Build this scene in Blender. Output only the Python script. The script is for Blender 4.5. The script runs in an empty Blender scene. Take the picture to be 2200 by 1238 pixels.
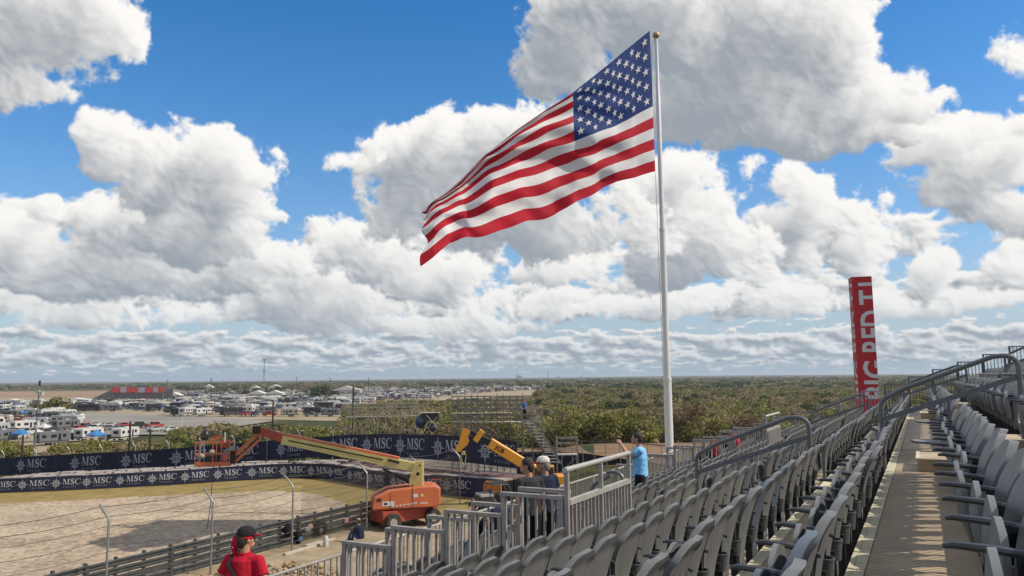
import bpy, bmesh, math, random
import numpy as np
from math import sin, cos, tan, atan, atan2, sqrt, pi, radians
from mathutils import Vector, Matrix, geometry
random.seed(7); RNG = np.random.default_rng(7)
scene = bpy.context.scene
col = scene.collection

# ------------------------------------------------------------------ camera
F = 1650.0; PITCH = atan(193/1650); ROLL = 0.0095; TH = atan(876/1650.)
fwd3 = Vector((-sin(TH)*cos(PITCH), cos(TH)*cos(PITCH), sin(PITCH)))
r0 = Vector((cos(TH), sin(TH), 0)); u0 = r0.cross(fwd3)
rv = r0*cos(ROLL) - u0*sin(ROLL); uv = u0*cos(ROLL) + r0*sin(ROLL)
cam_d = bpy.data.cameras.new("camera"); cam = bpy.data.objects.new("camera", cam_d); col.objects.link(cam)
cam.matrix_world = Matrix(((rv.x, uv.x, -fwd3.x, 0), (rv.y, uv.y, -fwd3.y, 0), (rv.z, uv.z, -fwd3.z, 0), (0, 0, 0, 1)))
cam_d.sensor_width = 36; cam_d.lens = F/2200*36; cam_d.clip_start = 0.05; cam_d.clip_end = 30000
scene.camera = cam
def ray(px, py): return rv*((px-1100)/F) - uv*((py-619)/F) + fwd3
def atz(px, py, z): v = ray(px, py); return v*(z/v.z)
def atd(px, py, d): return ray(px, py)*d
def proj(p):
    d = p.dot(fwd3)
    return (1100+F*p.dot(rv)/d, 619-F*p.dot(uv)/d, d) if d > 0.05 else (-9999, -9999, d)
FW = Vector((-sin(TH), cos(TH), 0)); RT = Vector((cos(TH), sin(TH), 0))   # level forward / right
GZ = -8.7

# ------------------------------------------------------------------ sun, exposure
SUN_EL = radians(43.5); SUN_AZ = radians(8)          # from the right, a little behind the viewer
_h = RT*cos(SUN_AZ)-FW*sin(SUN_AZ)
sun_dir = Vector((_h.x*cos(SUN_EL), _h.y*cos(SUN_EL), sin(SUN_EL)))
sun_d = bpy.data.lights.new("sun", 'SUN'); sun = bpy.data.objects.new("sun", sun_d); col.objects.link(sun)
sun_d.energy = 4.6; sun_d.angle = radians(0.5); sun_d.color = (1, 0.90, 0.76)
sun.rotation_euler = sun_dir.to_track_quat('Z', 'Y').to_euler()
vs = scene.view_settings; vs.view_transform = 'Standard'; vs.look = 'None'; vs.exposure = 0.0; vs.gamma = 1.0

# ------------------------------------------------------------------ world: sky and clouds
world = bpy.data.worlds.new("World"); scene.world = world; world.use_nodes = True
wt = world.node_tree; wt.nodes.clear()
def N(t, ty, **k):
    n = t.nodes.new(ty)
    for a, b in k.items(): setattr(n, a, b)
    return n
def mth(t, op, a, b=None, c=None, clamp=False):
    n = N(t, 'ShaderNodeMath', operation=op, use_clamp=clamp)
    for i, v in enumerate((a, b, c)):
        if v is None: continue
        if isinstance(v, (int, float)): n.inputs[i].default_value = v
        else: t.links.new(v, n.inputs[i])
    return n.outputs[0]
def vmth(t, op, a, b=None, c=None):
    n = N(t, 'ShaderNodeVectorMath', operation=op)
    for i, v in enumerate((a, b, c)):
        if v is None: continue
        if isinstance(v, (tuple, list, Vector)): n.inputs[i].default_value = tuple(v)
        else: t.links.new(v, n.inputs[i])
    return n
# clouds: sheets of cumulus computed from noise by direction (azimuth, elevation), mirrored round the compass
def vnoise(rng, X, Y, f, seed):
    # smooth value/gradient noise on coordinates X*f, Y*f  (periodic table 256)
    r = np.random.default_rng(seed)
    ang = r.random((256, 256))*2*pi; gx = np.cos(ang).astype(np.float32); gy = np.sin(ang).astype(np.float32)
    x = X*f; y = Y*f
    xi = np.floor(x).astype(np.int32); yi = np.floor(y).astype(np.int32)
    xf = (x-xi).astype(np.float32); yf = (y-yi).astype(np.float32)
    u = xf*xf*xf*(xf*(xf*6-15)+10); v = yf*yf*yf*(yf*(yf*6-15)+10)
    def G(i, j):
        a = (xi+i) & 255; b = (yi+j) & 255
        return gx[a, b]*(xf-i)+gy[a, b]*(yf-j)
    n0 = G(0, 0)*(1-u)+G(1, 0)*u; n1 = G(0, 1)*(1-u)+G(1, 1)*u
    return (n0*(1-v)+n1*v)*1.5
def fbm(X, Y, f, o, seed, bil=False, g=.5):
    s = 0; a = 1; t = 0
    for k in range(o):
        n = vnoise(None, X+k*3.7, Y-k*1.9, f*2**k, seed+k)
        s = s+a*((1-2.2*np.abs(n)) if bil else n); t += a; a *= g
    return s/t
GROUPS = [  # far to near; each: (px, py, rx, ry, weight, extra grey)
 [(700, 640, 200, 45, .9, .03), (660, 600, 110, 50, 1.0, .03), (1700, 640, 120, 30, .8, 0), (1900, 640, 80, 26, .7, 0), (1100, 650, 160, 30, .7, 0), (150, 640, 170, 40, .9, 0), (420, 660, 150, 36, .9, 0), (2100, 640, 110, 30, .8, 0), (1400, 650, 150, 30, .8, 0), (900, 690, 200, 26, .7, 0)],
 [(750, 530, 75, 38, 1.0, 0), (850, 555, 90, 40, 1., 0), (960, 600, 105, 38, 1.0, 0), (1010, 615, 55, 26, .8, 0), (1240, 575, 140, 36, 1.05, 0), (1120, 590, 70, 28, .7, 0), (1340, 560, 80, 30, .9, 0), (1330, 605, 80, 22, .8, .1), (2000, 590, 62, 34, .95, 0), (2170, 575, 70, 38, 1., 0), (1600, 560, 60, 36, .8, 0)],
 [(60, 530, 105, 50, 1.1, 0), (150, 575, 100, 45, 1.0, 0), (300, 600, 230, 36, 1.2, .12), (520, 555, 100, 40, 1.1, .02), (620, 560, 50, 30, .7, 0), (120, 455, 28, 24, .7, 0), (250, 470, 80, 45, 1.0, 0), (300, 530, 120, 45, 1.1, .05)],
 [(230, 285, 48, 42, 1., 0), (225, 330, 40, 45, .9, 0), (330, 320, 80, 55, 1.1, 0), (420, 360, 130, 70, 1.3, 0), (400, 305, 60, 32, .8, 0), (520, 375, 62, 42, .8, 0), (585, 350, 26, 36, .40, 0), (440, 440, 95, 60, 1.1, .04), (420, 510, 130, 50, 1.2, .08), (350, 420, 90, 60, 1., 0)],
 [(1760, 400, 85, 46, 1.0, 0), (1800, 450, 120, 50, 1.1, .02), (1710, 480, 95, 34, 1., .05), (1850, 510, 75, 46, 1.0, 0), (1750, 545, 50, 46, .7, 0), (1830, 560, 60, 26, .7, .05)],
 [(1480, 380, 80, 52, 1.1, 0), (1440, 440, 110, 80, 1.2, .02), (1545, 440, 55, 60, .9, 0), (1500, 520, 140, 60, 1.2, .06), (1430, 575, 130, 36, 1.0, .10), (1600, 375, 34, 22, .33, 0), (1520, 330, 36, 14, .28, 0)],
 [(930, 300, 70, 56, 1.2, 0), (880, 350, 90, 70, 1.2, 0), (1060, 300, 105, 52, 1.1, 0), (870, 430, 85, 66, 1.1, .05), (1000, 420, 150, 95, 1.2, .10), (1150, 470, 190, 75, 1.2, .14), (1180, 350, 130, 100, 1., .08), (1300, 480, 130, 66, 1.1, .12), (820, 470, 45, 46, .8, .05)],
 [(745, 350, 26, 22, .36, 0), (800, 295, 30, 18, .32, 0), (790, 320, 12, 28, .2, 0), (2030, 200, 28, 24, .38, 0), (2190, 110, 44, 44, .6, 0), (1820, 10, 46, 28, .7, 0)],
 [(2060, 300, 110, 46, 1., 0), (2140, 360, 100, 64, 1.1, .02), (1970, 330, 70, 40, .7, 0), (2080, 410, 95, 50, 1.0, .05), (2170, 470, 75, 46, .9, .05), (2190, 270, 50, 50, .6, 0)],
 [(1400, 180, 190, 75, 1.0, .2), (1230, 110, 125, 75, .9, .24), (1370, 50, 190, 120, 1.15, .22), (1560, 60, 230, 120, 1.35, .10), (1720, 90, 120, 90, 1.2, 0), (1790, 150, 75, 60, 1., 0), (1560, 210, 230, 85, 1.3, .14), (1760, 240, 170, 65, 1.2, .05), (1900, 220, 100, 46, 1., 0), (1950, 190, 40, 36, .7, 0), (1640, 275, 200, 40, 1.1, .16), (1480, 270, 110, 34, .7, .14), (1830, 290, 110, 40, .9, .08)],
 [(30, 60, 190, 130, 1.3, .05), (160, 50, 105, 100, 1.1, 0), (200, 130, 55, 50, .6, 0), (30, 180, 80, 45, .9, .05), (110, 195, 50, 26, .5, 0)]]
def paint_sky(W, H, topx, A0, A1, E0, E1):
    a = np.linspace(A0, A1, W, dtype=np.float32)[None, :]; e = np.linspace(E0, E1, H, dtype=np.float32)[:, None]
    AZ = np.broadcast_to(a, (H, W)); EL = np.broadcast_to(e, (H, W))
    PX, PY, ok = topx(AZ, EL)
    # perspective-like compression towards the horizon for the noise
    elc = np.maximum(EL, .012)
    comp = 1/(.42+np.minimum(elc, .9)*1.25)          # finer detail lower down
    Yn = np.log(elc+.10)*1.0*1.9; 
    X = AZ*1.0; Y = EL*1.0
    s1 = fbm(X, Y, 7, 3, 11); s2 = fbm(X, Y, 7, 3, 31)
    wx = PX+s1*60; wy = PY+s2*45
    # distance layers (rows of flat cumulus): many small flat cumulus towards the horizon
    def ly(f, sy, seed, e0, e1, thr, amp):
        n = fbm(X, Y*sy, f, 3, seed)
        wgt = np.clip((EL-e0)/(.5*(e1-e0)), 0, 1)*np.clip((e1-EL)/(.35*(e1-e0)), 0, 1)
        return (n*amp+thr)-(1-wgt)*3.0
    L1 = ly(9, 2.2, 71, .07, .24, .45, 1.9)
    L2 = ly(16, 2.8, 91, .03, .15, .62, 1.7)
    L3 = ly(28, 2.9, 111, -.035, .095, .34, 1.8)
    L4 = ly(46, 5.0, 141, -.02, .060, .30, 1.6)
    out = ~ok | (PX < -150) | (PX > 2350) | (PY < -150)
    far = fbm(X, Y, 2.6, 3, 55)*2.4-.05
    def blur(M, n):
        for _ in range(n):
            M = (np.roll(M, 1, 0)+np.roll(M, -1, 0)+2*M)*.25; M = (np.roll(M, 1, 1)+np.roll(M, -1, 1)+2*M)*.25
        return M
    def shade(D, bill, bs, kn, step, nst):
        T = D+bill
        al = np.clip((T+.08)/.50, 0, 1); al = al*al*(3-2*al)
        Ts = D+bs
        Hh = blur(np.sqrt(np.clip(Ts+.08, 0, 3)), 5)
        gy_, gx_ = np.gradient(Hh)
        nx = -gx_*kn; ny = -gy_*kn; ln = np.sqrt(nx*nx+ny*ny+1.0)
        lam = (nx*.50+ny*.62+.60)/ln
        occ = np.zeros_like(T); Tc = blur(np.clip(T, 0, 1.2), 3)
        for i in range(1, nst+1):
            occ += np.roll(np.roll(Tc, int(round(-i*step*.85)), 0), int(round(-i*step*.55)), 1)
        return al, lam, occ/nst
    b0 = fbm(X+s1*.05, Y+s2*.05, 7, 4, 231, True, .55); b1 = fbm(X+s2*.04, Y*1.15+s1*.04, 19, 4, 201, True, .52); b2 = fbm(X, Y*1.3, 90, 4, 261, True, .6); w1 = fbm(X, Y, 40, 5, 301, False, .65)
    s = W/2048.0
    col = np.zeros((H, W, 3), np.float32); A = np.zeros((H, W), np.float32)
    hi = np.array([1.0, .975, .94]); mid = np.array([.64, .645, .65]); lo = np.array([.33, .365, .41])
    def comp_layer(D, bill, bs, kn, step, nst, greyl, base):
        nonlocal col, A
        al, lam, occ = shade(D, bill, bs, kn, step*s, nst)
        L = np.clip(base+lam*.50-occ*.62-greyl, 0, 1)[..., None]
        L = L*L*(3-2*L)*.5+L*.5
        c = np.where(L < .5, lo+(mid-lo)*(L/.5), mid+(hi-mid)*((L-.5)/.5))
        col = c*al[..., None]+col*(1-al[..., None]); A = al+A*(1-al)
    comp_layer(L4, b2*.35+b1*.1, b2*.3+b1*.1, 12*s, 2, 4, 0, .60)
    comp_layer(L3, b2*.35+b1*.2, b2*.3+b1*.2, 14*s, 2, 4, 0, .62)
    comp_layer(L2, b2*.25+b1*.45-.1, b1*.45+b2*.15, 18*s, 3, 6, 0, .62)
    comp_layer(L1, b1*.6+b2*.2-.15+b0*.2, b1*.6+b2*.1+b0*.2, 22*s, 4, 8, 0, .62)
    bb = b0*1.0+b1*.40
    comp_layer(np.where(out, far, -2.), bb+b2*.14+w1*.35-.12, bb-.12, 20*s, 8, 10, 0, .66)
    for grp in GROUPS:
        acc = np.full((H, W), -1.8, np.float32); gr_ = np.zeros((H, W), np.float32); gw = np.zeros((H, W), np.float32)+1e-3
        for (px, py, rx, ry, w, gr) in grp:
            q = ((wx-px)/rx)**2+((wy-py)/ry)**2
            b = w*(1.02-.62*q)
            k = .16; h = np.clip(.5+.5*(b-acc)/k, 0, 1); acc = b*h+acc*(1-h)+k*h*(1-h)
            g_ = np.exp(-q*.8)*w; gr_ += g_*gr; gw += g_
        comp_layer(acc-.42, bb+b2*.12+w1*.62-.12, bb-.12, 17*s, 8, 12, gr_/np.maximum(gw, .35)*1.25, .68)
    return col, A, EL

SKW = SKH = 2048
def _topx(AZ, EL):
    x = np.sin(AZ)*np.cos(EL); y = np.cos(AZ)*np.cos(EL); z = np.sin(EL)
    dd = x*fwd3.x+y*fwd3.y+z*fwd3.z; ok = dd > .15; dd = np.where(ok, dd, .15)
    return ((1100+F*(x*rv.x+y*rv.y+z*rv.z)/dd).astype(np.float32), (619-F*(x*uv.x+y*uv.y+z*uv.z)/dd).astype(np.float32), ok)
_c, _a, _ = paint_sky(SKW, SKH, _topx, -TH-pi/4, -TH+pi/4, 0, pi/2)
img = bpy.data.images.new("clouds", SKW, SKH, alpha=True, float_buffer=True)
img.alpha_mode = 'CHANNEL_PACKED'
_buf = np.empty((SKH, SKW, 4), np.float32); _buf[..., :3] = _c; _buf[..., 3] = _a
img.pixels.foreach_set(_buf.ravel()); img.update(); del _buf, _c, _a
tc = N(wt, 'ShaderNodeTexCoord')
sz = N(wt, 'ShaderNodeSeparateXYZ'); wt.links.new(vmth(wt, 'NORMALIZE', tc.outputs['Generated']).outputs[0], sz.inputs[0])
az = mth(wt, 'ARCTAN2', sz.outputs[0], sz.outputs[1]); el = mth(wt, 'MAXIMUM', mth(wt, 'ARCSINE', sz.outputs[2]), .0005)
uvn = N(wt, 'ShaderNodeCombineXYZ')
wt.links.new(mth(wt, 'MULTIPLY_ADD', az, 2/pi, (TH+pi/4)*2/pi), uvn.inputs[0]); wt.links.new(mth(wt, 'MULTIPLY', el, 2/pi), uvn.inputs[1])
ct = N(wt, 'ShaderNodeTexImage', image=img, extension='MIRROR', interpolation='Cubic'); wt.links.new(uvn.outputs[0], ct.inputs[0])
sky = N(wt, 'ShaderNodeTexSky', sky_type='NISHITA'); sky.sun_disc = False; sky.sun_elevation = SUN_EL
sky.sun_rotation = atan2(sun_dir.x, sun_dir.y); sky.altitude = 150; sky.air_density = 1.0; sky.dust_density = .3; sky.ozone_density = 4.0
SKYS = .13
hue = N(wt, 'ShaderNodeHueSaturation'); hue.inputs['Saturation'].default_value = 1.35; wt.links.new(sky.outputs[0], hue.inputs['Color'])
blue = vmth(wt, 'MULTIPLY', hue.outputs[0], (SKYS*1.55, SKYS*1.24, SKYS*1.20)).outputs[0]
mixb = N(wt, 'ShaderNodeMix', data_type='RGBA'); wt.links.new(mth(wt, 'MULTIPLY', mth(wt, 'EXPONENT', mth(wt, 'MULTIPLY', el, -7.0)), .95), mixb.inputs[0]); wt.links.new(blue, mixb.inputs[6]); mixb.inputs[7].default_value = (.31, .44, .56, 1)
blue = mixb.outputs[2]
inva = mth(wt, 'SUBTRACT', 1.0, ct.outputs['Alpha'])
ccol = N(wt, 'ShaderNodeCombineXYZ'); [wt.links.new(inva, ccol.inputs[i]) for i in range(3)]
tot = vmth(wt, 'MULTIPLY_ADD', blue, ccol.outputs[0], ct.outputs['Color']).outputs[0]
hzf = mth(wt, 'MULTIPLY', mth(wt, 'EXPONENT', mth(wt, 'MULTIPLY', el, -13.0)), .58)
mixh = N(wt, 'ShaderNodeMix', data_type='RGBA'); wt.links.new(hzf, mixh.inputs[0]); wt.links.new(tot, mixh.inputs[6]); mixh.inputs[7].default_value = (.33, .44, .54, 1)
bg = N(wt, 'ShaderNodeBackground'); wt.links.new(mixh.outputs[2], bg.inputs[0]); bg.inputs[1].default_value = 1.0
wo = N(wt, 'ShaderNodeOutputWorld'); wt.links.new(bg.outputs[0], wo.inputs[0])
world.cycles.sampling_method = 'MANUAL'; world.cycles.sample_map_resolution = 512

# ================================================================== helpers
def NN(t, ty, **k): return N(t, ty, **k)
MATS = {}
def mat(name, c, rough=.6, metal=0., var=0., vscale=3., c2=None, bump=0., bscale=30., trans=0., island=0., spec=.5, emis=None, coord='Object', stretch=None, vdet=4):
    """procedural material: base colour broken up by noise towards c2, optional bump, translucency"""
    if name in MATS: return MATS[name]
    m = bpy.data.materials.new(name); m.use_nodes = True; t = m.node_tree; p = t.nodes['Principled BSDF']
    p.inputs['Roughness'].default_value = rough; p.inputs['Metallic'].default_value = metal; p.inputs['Specular IOR Level'].default_value = spec
    tcn = NN(t, 'ShaderNodeTexCoord'); vec = tcn.outputs[coord]
    if stretch:
        vec = vmth(t, 'MULTIPLY', vec, stretch).outputs[0]
    csock = None
    if var or c2:
        n = NN(t, 'ShaderNodeTexNoise'); n.inputs['Scale'].default_value = vscale; n.inputs['Detail'].default_value = vdet; n.inputs['Roughness'].default_value = .6
        t.links.new(vec, n.inputs['Vector'])
        mr = NN(t, 'ShaderNodeMapRange'); t.links.new(n.outputs['Fac'], mr.inputs[0]); mr.inputs[1].default_value = .33; mr.inputs[2].default_value = .67
        mx = NN(t, 'ShaderNodeMix', data_type='RGBA'); t.links.new(mr.outputs[0], mx.inputs[0])
        if c2 is None: mx.inputs[6].default_value = tuple(x*(1-var) for x in c)+(1,); mx.inputs[7].default_value = tuple(min(1, x*(1+var)) for x in c)+(1,)
        else: mx.inputs[6].default_value = tuple(c)+(1,); mx.inputs[7].default_value = tuple(c2)+(1,)
        csock = mx.outputs[2]
    if island:
        oi = NN(t, 'ShaderNodeObjectInfo'); hs = NN(t, 'ShaderNodeHueSaturation')
        t.links.new(mth(t, 'MULTIPLY_ADD', oi.outputs['Random'], island, 1-island/2), hs.inputs['Value'])
        t.links.new(mth(t, 'MULTIPLY_ADD', oi.outputs['Random'], island*.06, .5-island*.03), hs.inputs['Hue'])
        if csock: t.links.new(csock, hs.inputs['Color'])
        else: hs.inputs['Color'].default_value = tuple(c)+(1,)
        csock = hs.outputs[0]
    if csock: t.links.new(csock, p.inputs['Base Color'])
    else: p.inputs['Base Color'].default_value = tuple(c)+(1,)
    if bump:
        n = NN(t, 'ShaderNodeTexNoise'); n.inputs['Scale'].default_value = bscale; n.inputs['Detail'].default_value = 5; t.links.new(vec, n.inputs['Vector'])
        b = NN(t, 'ShaderNodeBump'); b.inputs['Strength'].default_value = bump; b.inputs['Distance'].default_value = .05; t.links.new(n.outputs['Fac'], b.inputs['Height']); t.links.new(b.outputs[0], p.inputs['Normal'])
    if trans:
        tr = NN(t, 'ShaderNodeBsdfTranslucent'); ms = NN(t, 'ShaderNodeMixShader'); ms.inputs[0].default_value = trans
        if csock: t.links.new(csock, tr.inputs[0])
        else: tr.inputs[0].default_value = tuple(c)+(1,)
        t.links.new(p.outputs[0], ms.inputs[1]); t.links.new(tr.outputs[0], ms.inputs[2]); t.links.new(ms.outputs[0], t.nodes['Material Output'].inputs[0])
    m.diffuse_color = tuple(c)+(1,)
    MATS[name] = m; return m

class MB:
    """collects shapes, builds ONE mesh object"""
    def __init__(s): s.v = []; s.f = []; s.m = []; s.mi = 0
    def add(s, vs, fs, mi=None):
        o = len(s.v); s.v += [tuple(v) for v in vs]; s.f += [tuple(i+o for i in f) for f in fs]; s.m += [s.mi if mi is None else mi]*len(fs); return s
    def box(s, x0, x1, y0, y1, z0, z1, mi=None, M=None):
        vs = [Vector((x, y, z)) for x in (x0, x1) for y in (y0, y1) for z in (z0, z1)]
        if M: vs = [M @ v for v in vs]
        return s.add(vs, [(0, 1, 3, 2), (4, 6, 7, 5), (0, 4, 5, 1), (2, 3, 7, 6), (0, 2, 6, 4), (1, 5, 7, 3)], mi)
    def bar(s, a, b, w, h=None, up=(0, 0, 1), mi=None):
        a = Vector(a); b = Vector(b); h = h or w; d = (b-a).normalized(); u = Vector(up)
        if abs(d.dot(u)) > .98: u = Vector((1, 0, 0))
        sx = d.cross(u).normalized(); sy = sx.cross(d)
        vs = []
        for p in (a, b):
            for (i, j) in ((-1, -1), (1, -1), (1, 1), (-1, 1)): vs.append(p+sx*(i*w/2)+sy*(j*h/2))
        return s.add(vs, [(0, 1, 2, 3), (7, 6, 5, 4), (0, 4, 5, 1), (1, 5, 6, 2), (2, 6, 7, 3), (3, 7, 4, 0)], mi)
    def tube(s, pts, r, n=8, mi=None, cap=True, up=None, flat=1.0):
        pts = [Vector(p) for p in pts]; rs = r if isinstance(r, (list, tuple)) else [r]*len(pts)
        vs = []; prev = None
        for i, p in enumerate(pts):
            d = (pts[min(i+1, len(pts)-1)]-pts[max(i-1, 0)])
            if d.length < 1e-9: d = Vector((0, 0, 1))
            d.normalize()
            u = prev if prev is not None else Vector(up or ((0, 0, 1) if abs(d.z) < .9 else (1, 0, 0)))
            sx = d.cross(u); sx = sx.normalized() if sx.length > 1e-6 else Vector((1, 0, 0)); sy = sx.cross(d).normalized(); prev = sy
            for k in range(n):
                a = 2*pi*k/n; vs.append(p+sx*(cos(a)*rs[i]*flat)+sy*(sin(a)*rs[i]))
        fs = [(i*n+k, i*n+(k+1) % n, (i+1)*n+(k+1) % n, (i+1)*n+k) for i in range(len(pts)-1) for k in range(n)]
        if cap: fs += [tuple(range(n-1, -1, -1)), tuple((len(pts)-1)*n+k for k in range(n))]
        return s.add(vs, fs, mi)
    def ell(s, c, r, nu=12, nv=8, mi=None, M=None, jit=0, seed=0):
        rx, ry, rz = (r, r, r) if isinstance(r, (int, float)) else r; c = Vector(c); R_ = random.Random(seed)
        vs = [Vector((0, 0, -rz))]+[Vector((rx*cos(2*pi*u/nu)*cos(-pi/2+pi*v/nv), ry*sin(2*pi*u/nu)*cos(-pi/2+pi*v/nv), rz*sin(-pi/2+pi*v/nv))) for v in range(1, nv) for u in range(nu)]+[Vector((0, 0, rz))]
        if jit: vs = [v*(1+jit*(R_.random()-.5)) for v in vs]
        if M: vs = [M @ v for v in vs]
        vs = [v+c for v in vs]
        fs = [(0, 1+(u+1) % nu, 1+u) for u in range(nu)]
        for v in range(nv-2):
            for u in range(nu): fs.append((1+v*nu+u, 1+v*nu+(u+1) % nu, 1+(v+1)*nu+(u+1) % nu, 1+(v+1)*nu+u))
        L = len(vs)-1; b = 1+(nv-2)*nu
        fs += [(b+u, b+(u+1) % nu, L) for u in range(nu)]
        return s.add(vs, fs, mi)
    def prism(s, poly, depth, M=None, mi=None):
        """2-D polygon (x, y) extruded along z from 0 to depth"""
        p3 = [Vector((p[0], p[1], 0)) for p in poly]
        tri = geometry.tessellate_polygon([p3]); n = len(poly)
        vs = p3+[Vector((p[0], p[1], depth)) for p in poly]
        if M: vs = [M @ v for v in vs]
        fs = [tuple(t) for t in tri]+[tuple(i+n for i in reversed(t)) for t in tri]+[(i, (i+1) % n, n+(i+1) % n, n+i) for i in range(n)]
        return s.add(vs, fs, mi)
    def grid(s, fn, nu, nv, mi=None, closed=False):
        vs = [fn(u/nu, v/nv) for v in range(nv+1) for u in range(nu+1)]
        return s.add(vs, [(v*(nu+1)+u, v*(nu+1)+u+1, (v+1)*(nu+1)+u+1, (v+1)*(nu+1)+u) for v in range(nv) for u in range(nu)], mi)
    def mesh(s, name, mats, smooth=None, fix=True):
        me = bpy.data.meshes.new(name); me.from_pydata(s.v, [], s.f)
        for m in (mats if isinstance(mats, (list, tuple)) else [mats]): me.materials.append(m)
        if any(s.m): me.polygons.foreach_set('material_index', s.m)
        if fix:
            bm = bmesh.new(); bm.from_mesh(me); bmesh.ops.recalc_face_normals(bm, faces=bm.faces); bm.to_mesh(me); bm.free()
        if smooth is not None:
            me.shade_smooth(); me.set_sharp_from_angle(angle=radians(smooth))
        me.update(); return me
    def build(s, name, mats, parent=None, smooth=40, fix=True):
        return link(name, s.mesh(name, mats, smooth, fix), parent)
def link(name, me, parent=None):
    o = bpy.data.objects.new(name, me); col.objects.link(o); o.parent = parent; return o
def tag(o, label=None, cat=None, group=None, kind=None):
    if label: o['label'] = label
    if cat: o['category'] = cat
    if group: o['group'] = group
    if kind: o['kind'] = kind
    return o
def thing(name, label, cat, loc=(0, 0, 0), rz=0, group=None):
    o = bpy.data.objects.new(name, None); col.objects.link(o); o.empty_display_size = .2
    o.location = loc; o.rotation_euler = (0, 0, rz); return tag(o, label, cat, group)
def copy_tree(o, parent=None):
    c = o.copy(); col.objects.link(c); c.parent = parent
    for ch in o.children: copy_tree(ch, c)
    return c
def RM(ax, a): return Matrix.Rotation(a, 4, ax)
def TM(*v): return Matrix.Translation(Vector(v))
def text_mesh(txt, size, thick=.01, spacing=1.0, alignx='CENTER', bold=0.):
    cu = bpy.data.curves.new("t", 'FONT'); cu.body = txt; cu.size = size; cu.extrude = thick; cu.space_character = spacing; cu.align_x = alignx; cu.offset = bold; cu.resolution_u = 3
    o = bpy.data.objects.new("t", cu); col.objects.link(o); dg = bpy.context.evaluated_depsgraph_get()
    me = bpy.data.meshes.new_from_object(o.evaluated_get(dg)); bpy.data.objects.remove(o); bpy.data.curves.remove(cu)
    vs = [v.co.copy() for v in me.vertices]; fs = [tuple(p.vertices) for p in me.polygons]; bpy.data.meshes.remove(me)
    return vs, fs
def ordinal(n):
    return f"{n}{'th' if 10 <= n % 100 <= 20 else {1: 'st', 2: 'nd', 3: 'rd'}.get(n % 10, 'th')}"

# ================================================================== materials
M_seat = mat('seat plastic', (.136, .142, .145), .46, var=.15, vscale=5, island=.16, bump=.03, bscale=60, spec=.45)
M_seatd = mat('darker seat plastic', (.075, .10, .13), .45, var=.10, vscale=4, island=.12)
M_dark = mat('dark plastic', (.09, .096, .104), .5, var=.15, vscale=8)
M_armr = mat('dark armrest plastic', (.045, .049, .056), .4, var=.15, vscale=8)
M_blk = mat('black steel', (.02, .021, .024), .5, var=.2, vscale=6)
M_alu = mat('weathered aluminium rail', (.31, .285, .265), .5, .2, var=.16, vscale=7, bump=.05, bscale=50)
M_alub = mat('bright aluminium rail', (.44, .43, .39), .42, .35, var=.12, vscale=5, bump=.04, bscale=40)
M_rail = mat('painted grey handrail', (.115, .125, .135), .4, .1, var=.10, vscale=6)
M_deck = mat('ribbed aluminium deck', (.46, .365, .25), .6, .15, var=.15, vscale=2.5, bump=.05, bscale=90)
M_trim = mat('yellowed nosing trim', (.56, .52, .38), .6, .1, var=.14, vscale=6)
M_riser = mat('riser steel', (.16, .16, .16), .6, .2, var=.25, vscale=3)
M_light = mat('pale bracket steel', (.55, .54, .50), .5, .2, var=.1, vscale=8)
M_galv = mat('galvanised steel', (.24, .245, .245), .45, .5, var=.2, vscale=5)
M_galvd = mat('dull guardrail steel', (.075, .082, .084), .42, .45, var=.25, vscale=4)

# ================================================================== ground
def smooth(a, b, x):
    t = np.clip((x-a)/(b-a), 0, 1); return t*t*(3-2*t)
def ground_z(X, Y):
    u = X*RT.x+Y*RT.y; D = X*FW.x+Y*FW.y
    px = 1100+F*u/np.maximum(D, 1)
    z = GZ-(5.3)*smooth(92, 150, D)
    z = z+1.0*np.sin(u*.013+1)*np.cos(D*.009)*smooth(150, 260, D)
    z = z+9*smooth(1500, 5200, D)+2.5*np.sin(u*.0011+.6)*smooth(1400, 3200, D)+5*smooth(300, 1500, u)*smooth(2500, 6500, D)+2.2*np.exp(-((u+900)/700)**2)*smooth(1200, 2300, D)
    z = z-3.6*smooth(66, 84, D)*smooth(2, 45, -u)*(1-smooth(100, 150, D)*.9)
    bank = smooth(1180, 1260, px)*smooth(58, 66, D)*(1-smooth(84, 110, D))
    return z+1.1*bank
def gz(x, y): return float(ground_z(np.float64(x), np.float64(y)))
def sheet(name, us, Ds, m, kind='structure', dz=0., zf=None):
    U, DD = np.meshgrid(us, Ds); X = U*RT.x+DD*FW.x; Y = U*RT.y+DD*FW.y
    Z = (ground_z(X, Y) if zf is None else zf(X, Y))+dz
    nx = len(us); ny = len(Ds); me = bpy.data.meshes.new(name)
    fs = [(j*nx+i, j*nx+i+1, (j+1)*nx+i+1, (j+1)*nx+i) for j in range(ny-1) for i in range(nx-1)]
    me.from_pydata(np.stack([X, Y, Z], -1).reshape(-1, 3).tolist(), [], fs); me.materials.append(m); me.shade_smooth()
    return tag(link(name, me), kind=kind)
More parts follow.
